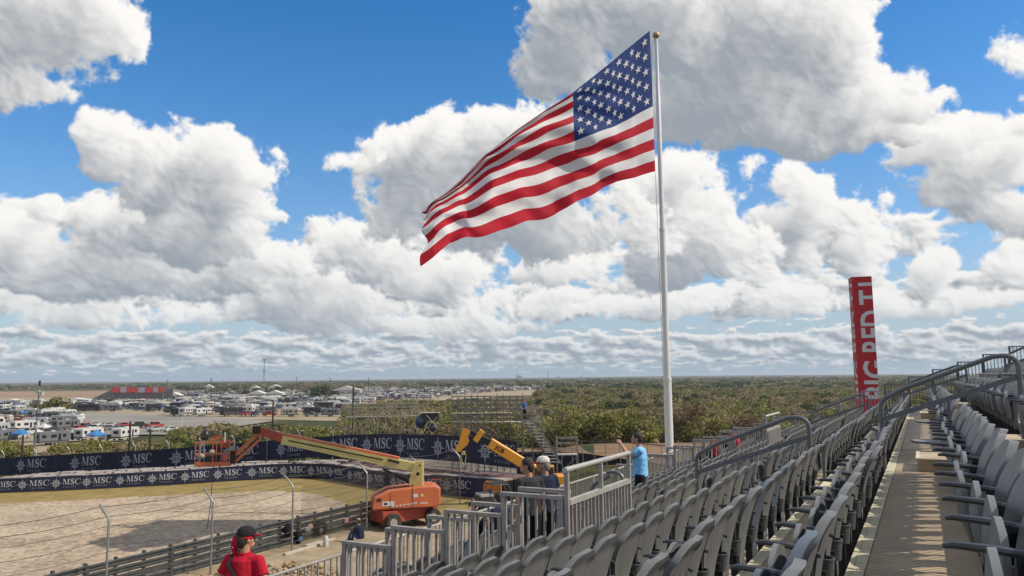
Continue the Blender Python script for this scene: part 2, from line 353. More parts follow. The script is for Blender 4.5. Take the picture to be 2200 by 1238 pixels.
def ground_mat():
    m = bpy.data.materials.new('scrub ground'); m.use_nodes = True; t = m.node_tree; p = t.nodes['Principled BSDF']; p.inputs['Roughness'].default_value = .95; p.inputs['Specular IOR Level'].default_value = .1
    tcn = NN(t, 'ShaderNodeTexCoord')
    def nz(sc, det=6): n = NN(t, 'ShaderNodeTexNoise'); n.inputs['Scale'].default_value = sc; n.inputs['Detail'].default_value = det; n.inputs['Roughness'].default_value = .62; t.links.new(tcn.outputs['Object'], n.inputs['Vector']); return n.outputs['Fac']
    r1 = NN(t, 'ShaderNodeValToRGB'); t.links.new(nz(.02, 8), r1.inputs[0]); e = r1.color_ramp.elements
    e[0].position = .34; e[0].color = (.035, .05, .022, 1); e[1].position = .68; e[1].color = (.17, .125, .07, 1); x = e.new(.47); x.color = (.065, .072, .03, 1); x = e.new(.56); x.color = (.105, .095, .045, 1)
    r2 = NN(t, 'ShaderNodeValToRGB'); t.links.new(nz(.35, 8), r2.inputs[0]); e = r2.color_ramp.elements; e[0].position = .35; e[0].color = (.55, .55, .55, 1); e[1].position = .65; e[1].color = (1.25, 1.2, 1.1, 1)
    mx = NN(t, 'ShaderNodeMix', data_type='RGBA', blend_type='MULTIPLY'); mx.inputs[0].default_value = 1; t.links.new(r1.outputs[0], mx.inputs[6]); t.links.new(r2.outputs[0], mx.inputs[7]); t.links.new(mx.outputs[2], p.inputs['Base Color'])
    return m
Ds = np.concatenate([np.linspace(-60, 160, 90), np.geomspace(163, 9000, 90)])
sheet('ground', np.concatenate([-np.geomspace(9000, 40, 60), np.linspace(-38, 60, 50), np.geomspace(65, 9000, 60)]), Ds, ground_mat())
def gravel_mat(name, ca, cb, sc, bmp=.5):
    m = bpy.data.materials.new(name); m.use_nodes = True; t = m.node_tree; p = t.nodes['Principled BSDF']; p.inputs['Roughness'].default_value = .95; p.inputs['Specular IOR Level'].default_value = .15
    tcn = NN(t, 'ShaderNodeTexCoord'); v = NN(t, 'ShaderNodeTexVoronoi'); v.inputs['Scale'].default_value = sc; t.links.new(tcn.outputs['Object'], v.inputs['Vector'])
    n = NN(t, 'ShaderNodeTexNoise'); n.inputs['Scale'].default_value = .25; n.inputs['Detail'].default_value = 8; t.links.new(tcn.outputs['Object'], n.inputs['Vector'])
    sx = NN(t, 'ShaderNodeSeparateColor'); t.links.new(v.outputs['Color'], sx.inputs[0])
    f = mth(t, 'MULTIPLY_ADD', sx.outputs[0], .75, mth(t, 'MULTIPLY_ADD', n.outputs['Fac'], 1.5, -.65), clamp=True)
    mx = NN(t, 'ShaderNodeMix', data_type='RGBA'); t.links.new(f, mx.inputs[0]); mx.inputs[6].default_value = ca+(1,); mx.inputs[7].default_value = cb+(1,); t.links.new(mx.outputs[2], p.inputs['Base Color'])
    b = NN(t, 'ShaderNodeBump'); b.inputs['Strength'].default_value = bmp; b.inputs['Distance'].default_value = .06; t.links.new(v.outputs['Distance'], b.inputs['Height']); t.links.new(b.outputs[0], p.inputs['Normal'])
    return m
def flat_poly(name, pts, z, m, kind='structure'):
    b = MB(); p3 = [Vector((p[0], p[1], 0)) for p in pts]; b.add([(p[0], p[1], z) for p in pts], [tuple(t) for t in geometry.tessellate_polygon([p3])])
    o = b.build(name, m, None, None, fix=False); me = o.data
    if me.polygons[0].normal.z < 0: me.flip_normals()
    return tag(o, kind=kind)
def G(px, py, z=GZ): v = atz(px, py, z); return (v.x, v.y)
M_gravel = gravel_mat('gravel trap stones', (.24, .185, .13), (.49, .395, .29), 4.2)
M_grass = mat('dry yellow grass', (.20, .155, .05), .95, c2=(.30, .225, .10), vscale=.9, bump=.5, bscale=9, spec=.1, vdet=9)
M_dirt = mat('sandy dirt path', (.24, .185, .115), .95, c2=(.38, .31, .215), vscale=.8, bump=.3, bscale=12, spec=.1, vdet=9)
M_conc = mat('pale concrete', (.40, .38, .33), .85, var=.14, vscale=1.5, bump=.1, bscale=20)
flat_poly('grass_verge', [(-120, 10), (-75, 26)]+[G(x, y) for x, y in ((0, 1058), (250, 1047), (500, 1030), (620, 1025), (700, 1029), (790, 1045), (865, 1057), (939, 1061), (1001, 1067), (1085, 1080))]+[(-15, 47), (-15, 36), (-29.6, 38), (-30.2, 20), (-120, -30)], GZ+.004, M_grass)
gp = [(-110, -10), (-70, 26)]+[G(x, y) for x, y in ((0, 1083), (150, 1076), (300, 1068), (450, 1060), (600, 1055), (680, 1062), (730, 1078), (775, 1100), (795, 1118))]+[(-31.5, 30), (-31.5, 10), (-60, -20)]
_r = random.Random(9); _g = []
for i_, (a_, c_) in enumerate(zip(gp, gp[1:]+gp[:1])):
    _g.append(a_)
    if 1 <= i_ < len(gp)-4:
        L_n = int(max(2, sqrt((a_[0]-c_[0])**2+(a_[1]-c_[1])**2)/.55))
        for k_ in range(1, L_n): f_ = k_/L_n; _g.append((a_[0]+(c_[0]-a_[0])*f_+_r.uniform(-.13, .13), a_[1]+(c_[1]-a_[1])*f_+_r.gauss(0, .16)))
gp = _g
flat_poly('gravel_trap', gp, GZ+.008, M_gravel)
flat_poly('dirt_path', [(-31.4, 8), (-31.4, 36)]+[(-29, 40), (-24, 44), (-18, 46), (-12, 46), (-12, 8)], GZ+.012, M_dirt)
kb = MB(); kb.box(-20.6, -17.4, 5, 44, GZ-.2, GZ+.10); tag(kb.build('pavement', M_conc), kind='structure')

# ================================================================== grandstand
T, R_ = .80, .257
I0, I1 = -10, 9            # tread indices: 0 is the photographer's row, minus is downhill
def zt(i): return -1.19+R_*i
def xe(i): return -.49+T*i # downhill edge of tread i
Y0, Y1 = -3.0, 32.0
AIS = [(-1.9, -.75), (10.75, 11.9), (23.35, 24.5)]
stand = thing('grandstand', 'stepped aluminium grandstand of ribbed walkways under the rows of grey seats', 'grandstand', (0, 0, GZ))
VOM = [(8.2, 10.3), (20.8, 22.9)]; VI = (-8, -5)       # stair openings: treads -8 .. -5
def segs(i):
    if VI[0] <= i <= VI[1]:
        out = []; a = Y0
        for (p, q) in VOM: out.append((a, p)); a = q
        return out+[(a, Y1)]
    return [(Y0, Y1)]
for i in range(I0, I1+1):
    z = zt(i)-GZ; x0 = xe(i); x1 = x0+T-.02
    b = MB()
    for (p, q) in segs(i):
        b.box(x0+.10, x1, p, q, z-.05, z-.020, 1)  # deck base in dark steel: shade of the rib gaps put into its colour
        if -1 <= i <= 1:                                  # ribs of the deck that can be seen near by
            n = int((min(q, 14)-max(p, 1.0))/.046)
            for k in range(n):
                y = max(p, 1.0)+k*.046; b.box(x0+.105, x1-.005, y, y+.031, z-.018, z)
            b.box(x0+.105, x1-.005, min(q, 14), q, z-.018, z)
        else: b.box(x0+.105, x1-.005, p, q, z-.018, z)
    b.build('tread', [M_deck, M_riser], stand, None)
    for (p, q) in segs(i):
        y = p; b = MB()
        while y < q-.05:
            e = min(y+2.4, q); b.box(x0, x0+.032, y+.002, e-.002, z-.10, z+.006); b.box(x0+.034, x0+.098, y+.002, e-.002, z-.04, z+.003)
            if -2 <= i <= 0 and y < 14:
                yy = y+.1
                while yy < e: b.box(x0+.05, x0+.058, yy, yy+.008, z+.003, z+.006); b.box(x0+.078, x0+.086, yy, yy+.008, z+.003, z+.006); yy += .2
            y = e
        b.build('nosing', M_trim, stand, None)
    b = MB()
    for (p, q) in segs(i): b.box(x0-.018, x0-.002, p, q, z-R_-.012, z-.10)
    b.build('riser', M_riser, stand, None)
    for (p, q) in AIS:
        b = MB(); b.box(x1-.42, x1-.03, p+.08, q-.08, z+.002, z+.155, 0); b.box(x1-.44, x1-.40, p+.07, q-.07, z+.13, z+.16, 1)
        b.build('aisle_step', [M_deck, M_trim], stand, None)
b = MB(); zb = zt(I0)-GZ
b.box(xe(I0)-.12, xe(I0)-.02, Y0, Y1, 0, zb-.1); b.build('front_wall', M_conc, stand, None)
b = MB(); b.box(xe(I0), xe(I1)+T, Y1+.02, Y1+.1, 0, zt(I0)-GZ-.3)
for i in range(I0, I1+1): b.box(xe(i), xe(i)+T-.002, Y1+.02, Y1+.1, zt(I0)-GZ-.29, zt(i)-GZ-.06)
b.build('end_wall', M_riser, stand, None)
for (p, q) in VOM:
    b = MB(); zf = zt(-9)-GZ-1.6
    b.box(xe(VI[0]), xe(VI[1])+T, p, q, zf-.1, zf); b.box(xe(VI[1])+T, xe(VI[1])+T+.03, p, q, zf, zt(-5)-GZ)
    for i in range(VI[0], VI[1]+1):
        b.box(xe(i), xe(i)+T, p-.03, p-.004, zf, zt(i)-GZ-.06); b.box(xe(i), xe(i)+T, q+.004, q+.03, zf, zt(i)-GZ-.06)
    b.build('vomitory_wall', M_riser, stand, None)

# ------------------------------------------------------------------ seats
# local frame: origin on the tread under the seat back, -x is the way the sitter faces, y along the row
def back_shape(hi):
    b = MB(); nu, nv = (14, 16) if hi else (6, 7)
    def prof(v): return -.10+.09*v-.025*sin(pi*v)+.02*v**3      # leans back towards the top
    def halfw(v): return .095+.135*float(smooth(.12, .72, v))-.012*max(0, v-.85)/.15+.012*v
    def fr(u, v):
        s_ = u*2-1; w = halfw(v)
        top = 1-.26*max(0, abs(s_)-.30)**2*v**3
        x = prof(v)+.05*(1-s_*s_)*(.35+.65*v)-.012
        return x, s_*w, .20+.645*v*top
    def front(u, v): x, y, z = fr(u, v); return Vector((x-.012, y, z))
    def back(u, v):
        x, y, z = fr(u, v); s_ = abs(u*2-1)
        rim = max(smooth(.80, .90, s_), smooth(.90, .95, v)); top = float(smooth(.86, .97, v))
        return Vector((x+.004+.020*float(rim)+.004*top, y, z-.004*top))
    vf = [front(u/nu, v/nv) for v in range(nv+1) for u in range(nu+1)]; vb = [back(u/nu, v/nv) for v in range(nv+1) for u in range(nu+1)]
    W_ = nu+1; n = len(vf); fs = []
    for v in range(nv):
        for u in range(nu):
            a = v*W_+u; fs.append((a, a+1, a+1+W_, a+W_)); fs.append((n+a, n+a+W_, n+a+1+W_, n+a+1))
    for u in range(nu): fs.append((u+1, u, n+u, n+u+1)); a = nv*W_+u; fs.append((a, a+1, n+a+1, n+a))
    for v in range(nv): a = v*W_; fs.append((a, a+W_, n+a+W_, n+a)); a += nu; fs.append((a+W_, a, n+a, n+a+W_))
    b.add(vf+vb, fs); return b
def pan_shape(hi, down=False):
    b = MB(); nu, nv = (10, 10) if hi else (5, 4)
    def f(u, v, o):
        s_ = u*2-1; w = .212*sqrt(max(0, 1-max(0, (v-.30)/.702)**4.5))+.002; w *= (.88+.12*min(1, v*3))
        bul = (1-s_*s_)*.03*sin(pi*min(1, v*1.05)); e = .020 if o else 0
        x, z = (-.14-.015*v-bul-e*1.2, .35+.34*v)
        if o: x += .0
        if down: x, z = (-.13-.37*v, .44+bul*-.6-(.022 if o else 0)+.02*v)
        return Vector((x, s_*w, z))
    vf = [f(u/nu, v/nv, 0) for v in range(nv+1) for u in range(nu+1)]; vb = [f(u/nu, v/nv, 1) for v in range(nv+1) for u in range(nu+1)]
    W_ = nu+1; n = len(vf); fs = []
    for v in range(nv):
        for u in range(nu): a = v*W_+u; fs.append((a, a+1, a+1+W_, a+W_)); fs.append((n+a, n+a+W_, n+a+1+W_, n+a+1))
    for u in range(nu): fs.append((u+1, u, n+u, n+u+1)); a = nv*W_+u; fs.append((a, a+1, n+a+1, n+a))
    for v in range(nv): a = v*W_; fs.append((a, a+W_, n+a+W_, n+a)); a += nu; fs.append((a+W_, a, n+a, n+a+W_))
    b.add(vf+vb, fs); return b
SP = .515
def arm_shape(hi):
    b = MB()
    b.tube([(-.02, SP/2, .60), (-.08, SP/2, .625), (-.18, SP/2, .635), (-.285, SP/2, .64), (-.315, SP/2, .634)], [.012, .014, .015, .013, .008], 8 if hi else 4, up=(0, 0, 1), flat=1.15)
    b.bar((-.08, SP/2, .60), (-.10, SP/2, .30), .022, .05)
    return b
def cup_shape(hi):
    b = MB(); n = 14 if hi else 6; cx, cy, r = -.075, SP/2, .056
    pts = [(r*.82, 0), (r, .105), (r*1.07, .108), (r*1.07, .118), (r*.9, .118), (r*.86, .03), (0, .02)]
    vs = []; fs = []
    for k in range(n):
        a = 2*pi*k/n
        for (rr, h) in pts: vs.append((cx+rr*cos(a), cy+rr*sin(a), .37+h))
    m = len(pts)
    for k in range(n):
        for j in range(m-1): fs.append((k*m+j, ((k+1) % n)*m+j, ((k+1) % n)*m+j+1, k*m+j+1))
    fs.append(tuple(k*m for k in range(n)))
    b.add(vs, fs); b.box(-.12, cx-r*.8, cy-.02, cy+.02, .40, .46); return b
def leg_shape(hi):
    b = MB(); y = SP/2
    b.bar((-.09, y, .62), (-.075, y, .06), .022, .05, mi=0); b.box(-.10, -.03, y-.03, y+.03, .0, .07, 0)
    b.bar((-.07, y-.09, .42), (-.07, y+.09, .42), .03, .03, mi=0)
    if hi: b.add([(-.03, y-.018, .055), (.10, y-.018, .055), (-.03, y-.018, .16), (-.03, y+.018, .055), (.10, y+.018, .055), (-.03, y+.018, .16)], [(0, 1, 2), (5, 4, 3), (0, 3, 4, 1), (1, 4, 5, 2), (2, 5, 3, 0)], 1)
    return b
def seat_meshes(hi, ms):
    return [('backrest', back_shape(hi).mesh('backrest', ms, 50)), ('seat_pan', pan_shape(hi).mesh('seat_pan', ms, 50)),
            ('armrest', arm_shape(hi).mesh('armrest', M_armr, 40)), ('cup_holder', cup_shape(hi).mesh('cup_holder', M_dark, 40)), ('leg', leg_shape(hi).mesh('leg', [M_blk, M_light], None))]
SEATS = {'n': seat_meshes(True, M_seat), 'd': seat_meshes(True, M_seatd)}
down_mesh = pan_shape(True, True).mesh('seat_pan', M_seat, 50)
cand = []
for i in range(I0, I1+1):
    bl = [(Y0+.6, AIS[0][0])]+[(AIS[k][1], AIS[k+1][0] if k+1 < 3 else Y1-.15) for k in range(3)]
    k_row = 0
    for bi, (p, q) in enumerate(bl):
        n = int((q-p)/SP); off = (q-p-n*SP)/2
        for k in range(n):
            y = p+off+(k+.5)*SP
            if VI[0]-0 <= i <= VI[1] and any(a-.15 < y < b_+.15 for a, b_ in VOM): continue
            x = xe(i)+.83
            top = Vector((x, y, zt(i)+.8)); pr = proj(top)
            if pr[2] < .9: continue
            if i == 0 and y < 1.35: continue
            if i >= 0 and y < 1.6: continue
            pb = proj(Vector((x-.2, y, zt(i)+.3)))
            if not (-60 < pr[0] < 2420 and pr[1] < 1330): continue
            if pr[0] > 2290 and pb[0] > 2290: continue
            k_row += 1
            # seats high on the right are hidden behind nearer ones: rank them lower
            cand.append((pr[2]*(1.35 if i > 2 else 1.0), i, k_row, x, y, bi, k))
cand.sort(key=lambda c: c[0])
near, rest = cand[:300], cand[300:]
rs = random.Random(3)
rowname = lambda i: 'row right of the walkway' if i == 0 else (f"{ordinal(-i)} row left of walkway" if i < 0 else f"{ordinal(i+1)} row right of walkway")
for (d, i, kr, x, y, bi, k) in near:
    dk = 'd' if (i < 0 and rs.random() < .10) or (i, bi, k) in ((-2, 1, 14),) else 'n'
    isdown = i == 0 and ((bi == 2 and k == 3) or (bi == 1 and k == 20))
    lab = f"{'dark bluish' if dk == 'd' else 'grey'} flip-up seat, {ordinal(kr)} from the near end of {rowname(i)}"
    s = thing('stadium_seat', lab, 'seat', (x+rs.uniform(-.006, .006), y, zt(i)), rs.uniform(-.012, .012), 'grey flip-up seats of the grandstand')
    s.rotation_euler[1] = rs.uniform(-.02, .035) if rs.random() > .06 else rs.uniform(.05, .10)
    for nm, me in SEATS[dk]:
        if nm == 'seat_pan' and isdown: me = down_mesh
        o = link(nm, me, s)
        if nm == 'seat_pan' and not isdown: o.rotation_euler[1] = rs.uniform(-.05, .04)
lo = [(back_shape(False), 0), (pan_shape(False), 0), (arm_shape(False), 1), (cup_shape(False), 1), (leg_shape(False), 1)]
LV = []; LF = []; LM = []
for b, mi in lo:
    o = len(LV); LV += b.v; LF += [tuple(a+o for a in f) for f in b.f]; LM += [mi]*len(b.f)
def merge_copies(name, V, Fs, Ms, mats, places, label, cat, smooth_=None, kind='stuff'):
    """one mesh holding many copies: places = (x, y, z, rz, scale[3])"""
    V = np.array(V, np.float32); nV = len(V); n = len(places)
    out = np.empty((n, nV, 3), np.float32)
    for j, (x, y, z, rz, s) in enumerate(places):
        c, s_ = cos(rz), sin(rz); sx, sy, sz_ = (s, s, s) if not isinstance(s, tuple) else s
        out[j, :, 0] = x+V[:, 0]*sx*c-V[:, 1]*sy*s_; out[j, :, 1] = y+V[:, 0]*sx*s_+V[:, 1]*sy*c; out[j, :, 2] = z+V[:, 2]*sz_
    lens = np.array([len(f) for f in Fs], np.int32); flat = np.array([a for f in Fs for a in f], np.int32)
    me = bpy.data.meshes.new(name); me.vertices.add(n*nV); me.vertices.foreach_set('co', out.ravel())
    L = (flat[None, :]+(np.arange(n, dtype=np.int32)*nV)[:, None]).ravel(); me.loops.add(len(L)); me.loops.foreach_set('vertex_index', L)
    al = np.tile(lens, n); me.polygons.add(len(al)); me.polygons.foreach_set('loop_start', np.concatenate([[0], np.cumsum(al)[:-1]]).astype(np.int32)); me.polygons.foreach_set('loop_total', al)
    me.polygons.foreach_set('material_index', np.tile(np.array(Ms, np.int32), n))
    for m in mats: me.materials.append(m)
    me.update(calc_edges=True)
    if smooth_: me.shade_smooth(); me.set_sharp_from_angle(angle=radians(smooth_))
    o = link(name, me); return tag(o, label, cat, kind=kind)
merge_copies('distant_seats', LV, LF, LM, [M_seat, M_dark], [(x, y, zt(i), rs.uniform(-.01, .01), 1.0) for (d, i, kr, x, y, bi, k) in rest],
             'mass of grey seats filling the far rows of the grandstand', 'seats', 50)

# ------------------------------------------------------------------ rails
def stepped_panel(par, i, y, top, x0=None, x1=None, nb=6, thick=.045, zlow=.12, m=None, sub=True):
    """guard panel over tread i in the plane y: top bar, end posts, balusters (parts)"""
    m = m or M_alu; a = xe(i) if x0 is None else x0; c = (xe(i)+T-.05) if x1 is None else x1
    z0 = zt(i)+zlow; z1 = zt(i)+top
    b = MB(); b.box(a-.03, c+.03, y-thick/2-.012, y+thick/2+.012, z1-thick*.9, z1); b.build('top_rail', m, par, None)
    b = MB(); b.box(a+.01, c-.01, y-thick*.4, y+thick*.4, z0, z0+.035); b.build('bottom_rail', m, par, None)
    for xx in (a, c):
        b = MB(); b.box(xx-.03, xx+.03, y-.025, y+.025, zt(i)-.10, z1-thick*.9-.001); b.build('post', m, par, None)
    for k in range(1, nb+1):
        xx = a+(c-a)*k/(nb+1); b = MB(); b.box(xx-.011, xx+.011, y-.015, y+.015, z0+.036, z1-thick*.9-.001); b.build('baluster', m, par, None)
for vi, (p, q) in enumerate(VOM):
    for side, yy in enumerate((p, q-.12)):
        g_ = thing('stepped_guardrail', f"brown-grey stepped guardrail on the {('near', 'far')[side]} side of the {('nearer', 'farther')[vi]} stair opening", 'railing', (0, 0, 0), 0, 'guardrails round the stair openings')
        for i in range(-10 if side else -9, -5):
            if side == 0: stepped_panel(g_, i+1, yy, 1.13, nb=6) if i+1 > -9 else stepped_panel(g_, -9, yy, 1.13, nb=6)
            else: stepped_panel(g_, i, yy, 1.15 if i > -10 else 1.1, nb=2, thick=.06)
    g_ = thing('landing_guardrail', f"bright-topped railing along the upper edge of the {('nearer', 'farther')[vi]} stair opening", 'railing', (0, 0, 0), 0, 'guardrails round the stair openings')
    xr = -3.67; z1, zm, zl = -1.05, -1.42, -2.38
    b = MB(); b.tube([(xr, p-.05, z1), (xr, q+.03, z1)], .032, 10); b.build('top_rail', M_alub, g_)
    b = MB(); b.box(xr-.03, xr+.03, p+.03, q-.03, zm-.03, zm+.03); b.build('middle_rail', M_alub, g_, None)
    for yy in (p, (p+q)/2, q): b = MB(); b.box(xr-.024, xr+.024, yy-.024, yy+.024, zl-.15, z1-.03); b.build('post', M_alu, g_, None)
    for k in range(1, 18):
        yy = p+(q-p)*k/18
        if abs(yy-(p+q)/2) < .04: continue
        b = MB(); b.box(xr-.014, xr+.014, yy-.011, yy+.011, zl, zm-.031); b.build('baluster', M_alu, g_, None)
    if vi == 1: b = MB(); b.box(xr+.034, xr+.044, p+.04, q-.04, zl+.3, zm-.04); b.build('infill_panel', M_riser, g_, None)
# curved aisle handrails: over two treads, in the plane of each aisle
def aisle_rail(i_lo, yy, label, small=False):
    """i_lo = lower tread index; spans to the next one but one"""
    g_ = thing('aisle_handrail', label, 'handrail', (0, 0, 0), 0, 'curved grey handrails in the aisles')
    xa = xe(i_lo)-.02; xb = xa+(1.52 if not small else .5); za = zt(i_lo); sl = R_/T
    h = .93; zb_ = za+h+sl*(xb-xa)
    za0 = za-R_+.02 if not small else za
    b = MB(); pts = [(xa, yy, za0)]+[(xa, yy, za+h-.16)]
    for k in range(1, 5): a = k/5*pi/2*.8; pts.append((xa+.14*(1-cos(a)), yy, za+h-.16+.14*sin(a)))
    pts.append((xa+.3, yy, za+h+.04+sl*.14))
    pts.append((xb-.26, yy, zb_-.03-sl*.0))
    for k in range(0, 7): a = pi/2*(1-k/6); pts.append((xb-.17+.17*cos(a), yy, zb_-.17+.15*sin(a)+.02*cos(a)))
    pts.append((xb, yy, zt(i_lo+(2 if not small else 0))-R_*0+.0 if small else za+R_*1.0))
    b.tube(pts, .030, 8, up=(0, 1, 0)); b.build('handrail', M_rail, g_)
    b = MB(); b.bar((xa+.02, yy, za+h-.31), (xb-.03, yy, za+h-.31+sl*(xb-xa)+.03), .024, .06); b.build('middle_rail', M_rail, g_)
    if not small:
        xm = (xa+xb)/2; b = MB(); b.bar((xm, yy, zt(i_lo+1)-.05 if False else za+R_*.5-.1), (xm, yy, za+h-.31+sl*(xm-xa)), .022, .04); b.build('post', M_rail, g_)
for ai, yy in enumerate((11.0, 23.7)):
    nm = ('nearer', 'farther')[ai]
    for (i, w) in ((0, 'beside the walkway'), (-3, 'three rows below the walkway'), (3, 'on the upper rows at right'), (6, 'on the topmost rows at right')):
        aisle_rail(i, yy, f"curved grey handrail in the {nm} aisle, {w}")
    aisle_rail(-5 if ai == 0 else -5, yy, f"short arched grey handrail in the {nm} aisle beside the stair opening", True)
# end railing of the stand
for i in range(I0, I1+1):
    g_ = thing('end_railing', f"grey barred end railing panel, {ordinal(i-I0+1)} step up from the track side", 'railing', (0, 0, 0), 0, 'railing panels up the far end of the grandstand')
    stepped_panel(g_, i, Y1-.04, 1.10, nb=6, thick=.04, m=M_alu if i < -1 else M_rail)
# front railing of the stand
g_ = thing('front_railing', 'long bright railing with thin bars along the lowest row of the stand', 'railing')
xf = xe(I0)-.07; zf = zt(I0)+.93
for k in range(8):
    y0 = 3.0+k*3.6; y1 = y0+3.55
    b = MB(); b.tube([(xf, y0, zf), (xf, y1, zf)], .024, 8); b.build('top_rail', M_alub if k != 1 else M_alu, g_)
    b = MB(); b.box(xf-.018, xf+.018, y0, y1, zt(I0)+.1, zt(I0)+.14); b.build('bottom_rail', M_alu, g_, None)
    for e_ in (y0+.02, y1-.02): b = MB(); b.box(xf-.024, xf+.024, e_-.024, e_+.024, zt(I0)-.1, zf-.02); b.build('post', M_alu, g_, None)
    if k < 3:
        for j in range(1, 24): yy = y0+3.55*j/24; b = MB(); b.box(xf-.011, xf+.011, yy-.009, yy+.009, zt(I0)+.14, zf-.02); b.build('baluster', M_alu, g_, None)
    else:
        b = MB()
        for j in range(1, 24): yy = y0+3.55*j/24; b.box(xf-.011, xf+.011, yy-.009, yy+.009, zt(I0)+.14, zf-.02)
        o = b.build('baluster_row', M_alu, g_, None); o['kind'] = 'stuff'

# ================================================================== banners with lettering
M_navy = mat('navy banner cloth', (.018, .021, .045), .75, var=.25, vscale=.8, bump=.45, bscale=1.6, spec=.25)
M_seam = mat('banner seam', (.045, .05, .075), .7, var=.2)
M_letter = mat('pale grey print', (.42, .42, .45), .7, var=.05, vscale=4, spec=.2)
M_black = mat('plain black screen', (.012, .013, .018), .85, var=.3, vscale=.8, spec=.15)
def serif_letters():
    """outlines of M, S, C with serifs, 1 high"""
    polys = []
    def q(*p): polys.append(list(p))
    # M  width 1.12
    q((.13, 0), (.185, 0), (.185, .95), (.13, 1)); q((.13, 1), (.31, 1), (.63, .16), (.56, .0), (.53, 0)); q((.56, 0), (.60, .10), (.90, 1), (.84, 1))
    q((.84, 1), (1.0, 1), (1.0, 0), (.84, 0)); q((.02, 0), (.30, 0), (.30, .045), (.02, .045)); q((.72, 0), (1.12, 0), (1.12, .045), (.72, .045))
    q((.02, .955), (.25, .955), (.25, 1), (.02, 1)); q((.86, .955), (1.12, .955), (1.12, 1), (.86, 1))
    # S
    ox = 1.25; path = []
    cs = [(.53, .74, .03), (.50, .88, .045), (.40, .955, .05), (.27, .965, .055), (.14, .90, .075), (.08, .77, .085), (.13, .64, .10), (.28, .54, .115), (.44, .44, .11), (.53, .31, .09), (.52, .17, .08), (.43, .07, .06), (.28, .035, .05), (.14, .06, .05), (.06, .15, .045), (.03, .27, .03)]
    for i in range(len(cs)-1):
        (x0, y0, w0), (x1, y1, w1) = cs[i], cs[i+1]
        t0 = Vector((cs[min(i+1, len(cs)-1)][0]-cs[max(i-1, 0)][0], cs[min(i+1, len(cs)-1)][1]-cs[max(i-1, 0)][1])).normalized(); t1 = Vector((cs[min(i+2, len(cs)-1)][0]-x0, cs[min(i+2, len(cs)-1)][1]-y0)).normalized()
        n0 = Vector((-t0.y, t0.x)); n1 = Vector((-t1.y, t1.x))
        polys.append([(ox+x0+n0.x*w0, y0+n0.y*w0), (ox+x1+n1.x*w1, y1+n1.y*w1), (ox+x1-n1.x*w1, y1-n1.y*w1), (ox+x0-n0.x*w0, y0-n0.y*w0)])
    q((ox+.50, .66), (ox+.57, .66), (ox+.57, 1.0), (ox+.53, 1.0)); q((ox-.01, .0), (ox+.03, .0), (ox+.06, .34), (ox-.01, .34))
    # C
    ox = 2.0; n = 20
    for k in range(n):
        a0 = radians(42+276*k/n); a1 = radians(42+276*(k+1)/n)
        o = lambda a: (ox+.44+.46*cos(a), .5+.52*sin(a)); i_ = lambda a: (ox+.50+.36*cos(a), .5+.46*sin(a))
        polys.append([o(a0), o(a1), i_(a1), i_(a0)])
    q((ox+.76, .68), (ox+.84, .68), (ox+.84, 1.02), (ox+.78, 1.0)); q((ox+.80, .22), (ox+.87, .30), (ox+.80, .12), (ox+.74, .13))
    return polys
SER = serif_letters()
CRU = text_mesh("CRUISES", .38, .002, 1.62, 'LEFT', .004)
MLET = text_mesh("m", .36, .002, 1, 'CENTER', .012)
def logo_geometry():
    """sun emblem and MSC over CRUISES as two flat drawings, y up; pieces lie in tiny depth steps"""
    E_, L_t = MB(), MB(); k = [0]
    def put(b, poly, ofs=(0, 0)):
        k[0] += 1; z = .004+.0006*(k[0] % 9); p2 = [Vector((x, y, 0)) for x, y in poly]
        b.add([Vector((ofs[0]+x, ofs[1]+y, z)) for x, y in poly], [tuple(t) for t in geometry.tessellate_polygon([p2])])
    for poly in SER: put(L_t, poly, (1.15, .1))
    vs, fs = CRU; L_t.add([Vector((1.2+v.x, -.42+v.y, .006)) for v in vs], fs)
    cx, cy = .1, .38
    for j in range(16):
        a = 2*pi*j/16; L = 1.02 if j % 4 == 0 else (.80 if j % 2 == 0 else .66); w = .075 if j % 2 == 0 else .045
        put(E_, [(cx+.40*cos(a)-w*sin(a), cy+.44*sin(a)+w*cos(a)), (cx+L*cos(a), cy+L*sin(a)*1.02), (cx+.40*cos(a)+w*sin(a), cy+.44*sin(a)-w*cos(a))])
    for j in range(20):
        a0 = 2*pi*j/20; a1 = 2*pi*(j+1)/20; put(E_, [(cx+.42*cos(a0), cy+.46*sin(a0)), (cx+.42*cos(a1), cy+.46*sin(a1)), (cx+.35*cos(a1), cy+.39*sin(a1)), (cx+.35*cos(a0), cy+.39*sin(a0))])
    for q in ([(-.22, .24), (.22, .24), (.22, .16), (-.22, .16)], [(-.22, .16), (-.14, .16), (-.14, -.14), (-.22, -.06)], [(-.04, .16), (.04, .16), (.04, -.22), (-.04, -.22)], [(.14, .16), (.22, .16), (.22, -.06), (.14, -.14)], [(-.20, -.20), (.20, -.20), (.10, -.30), (-.10, -.30)]): put(E_, [(cx+x, cy+y) for x, y in q])
    return E_, L_t
LOGO = logo_geometry()
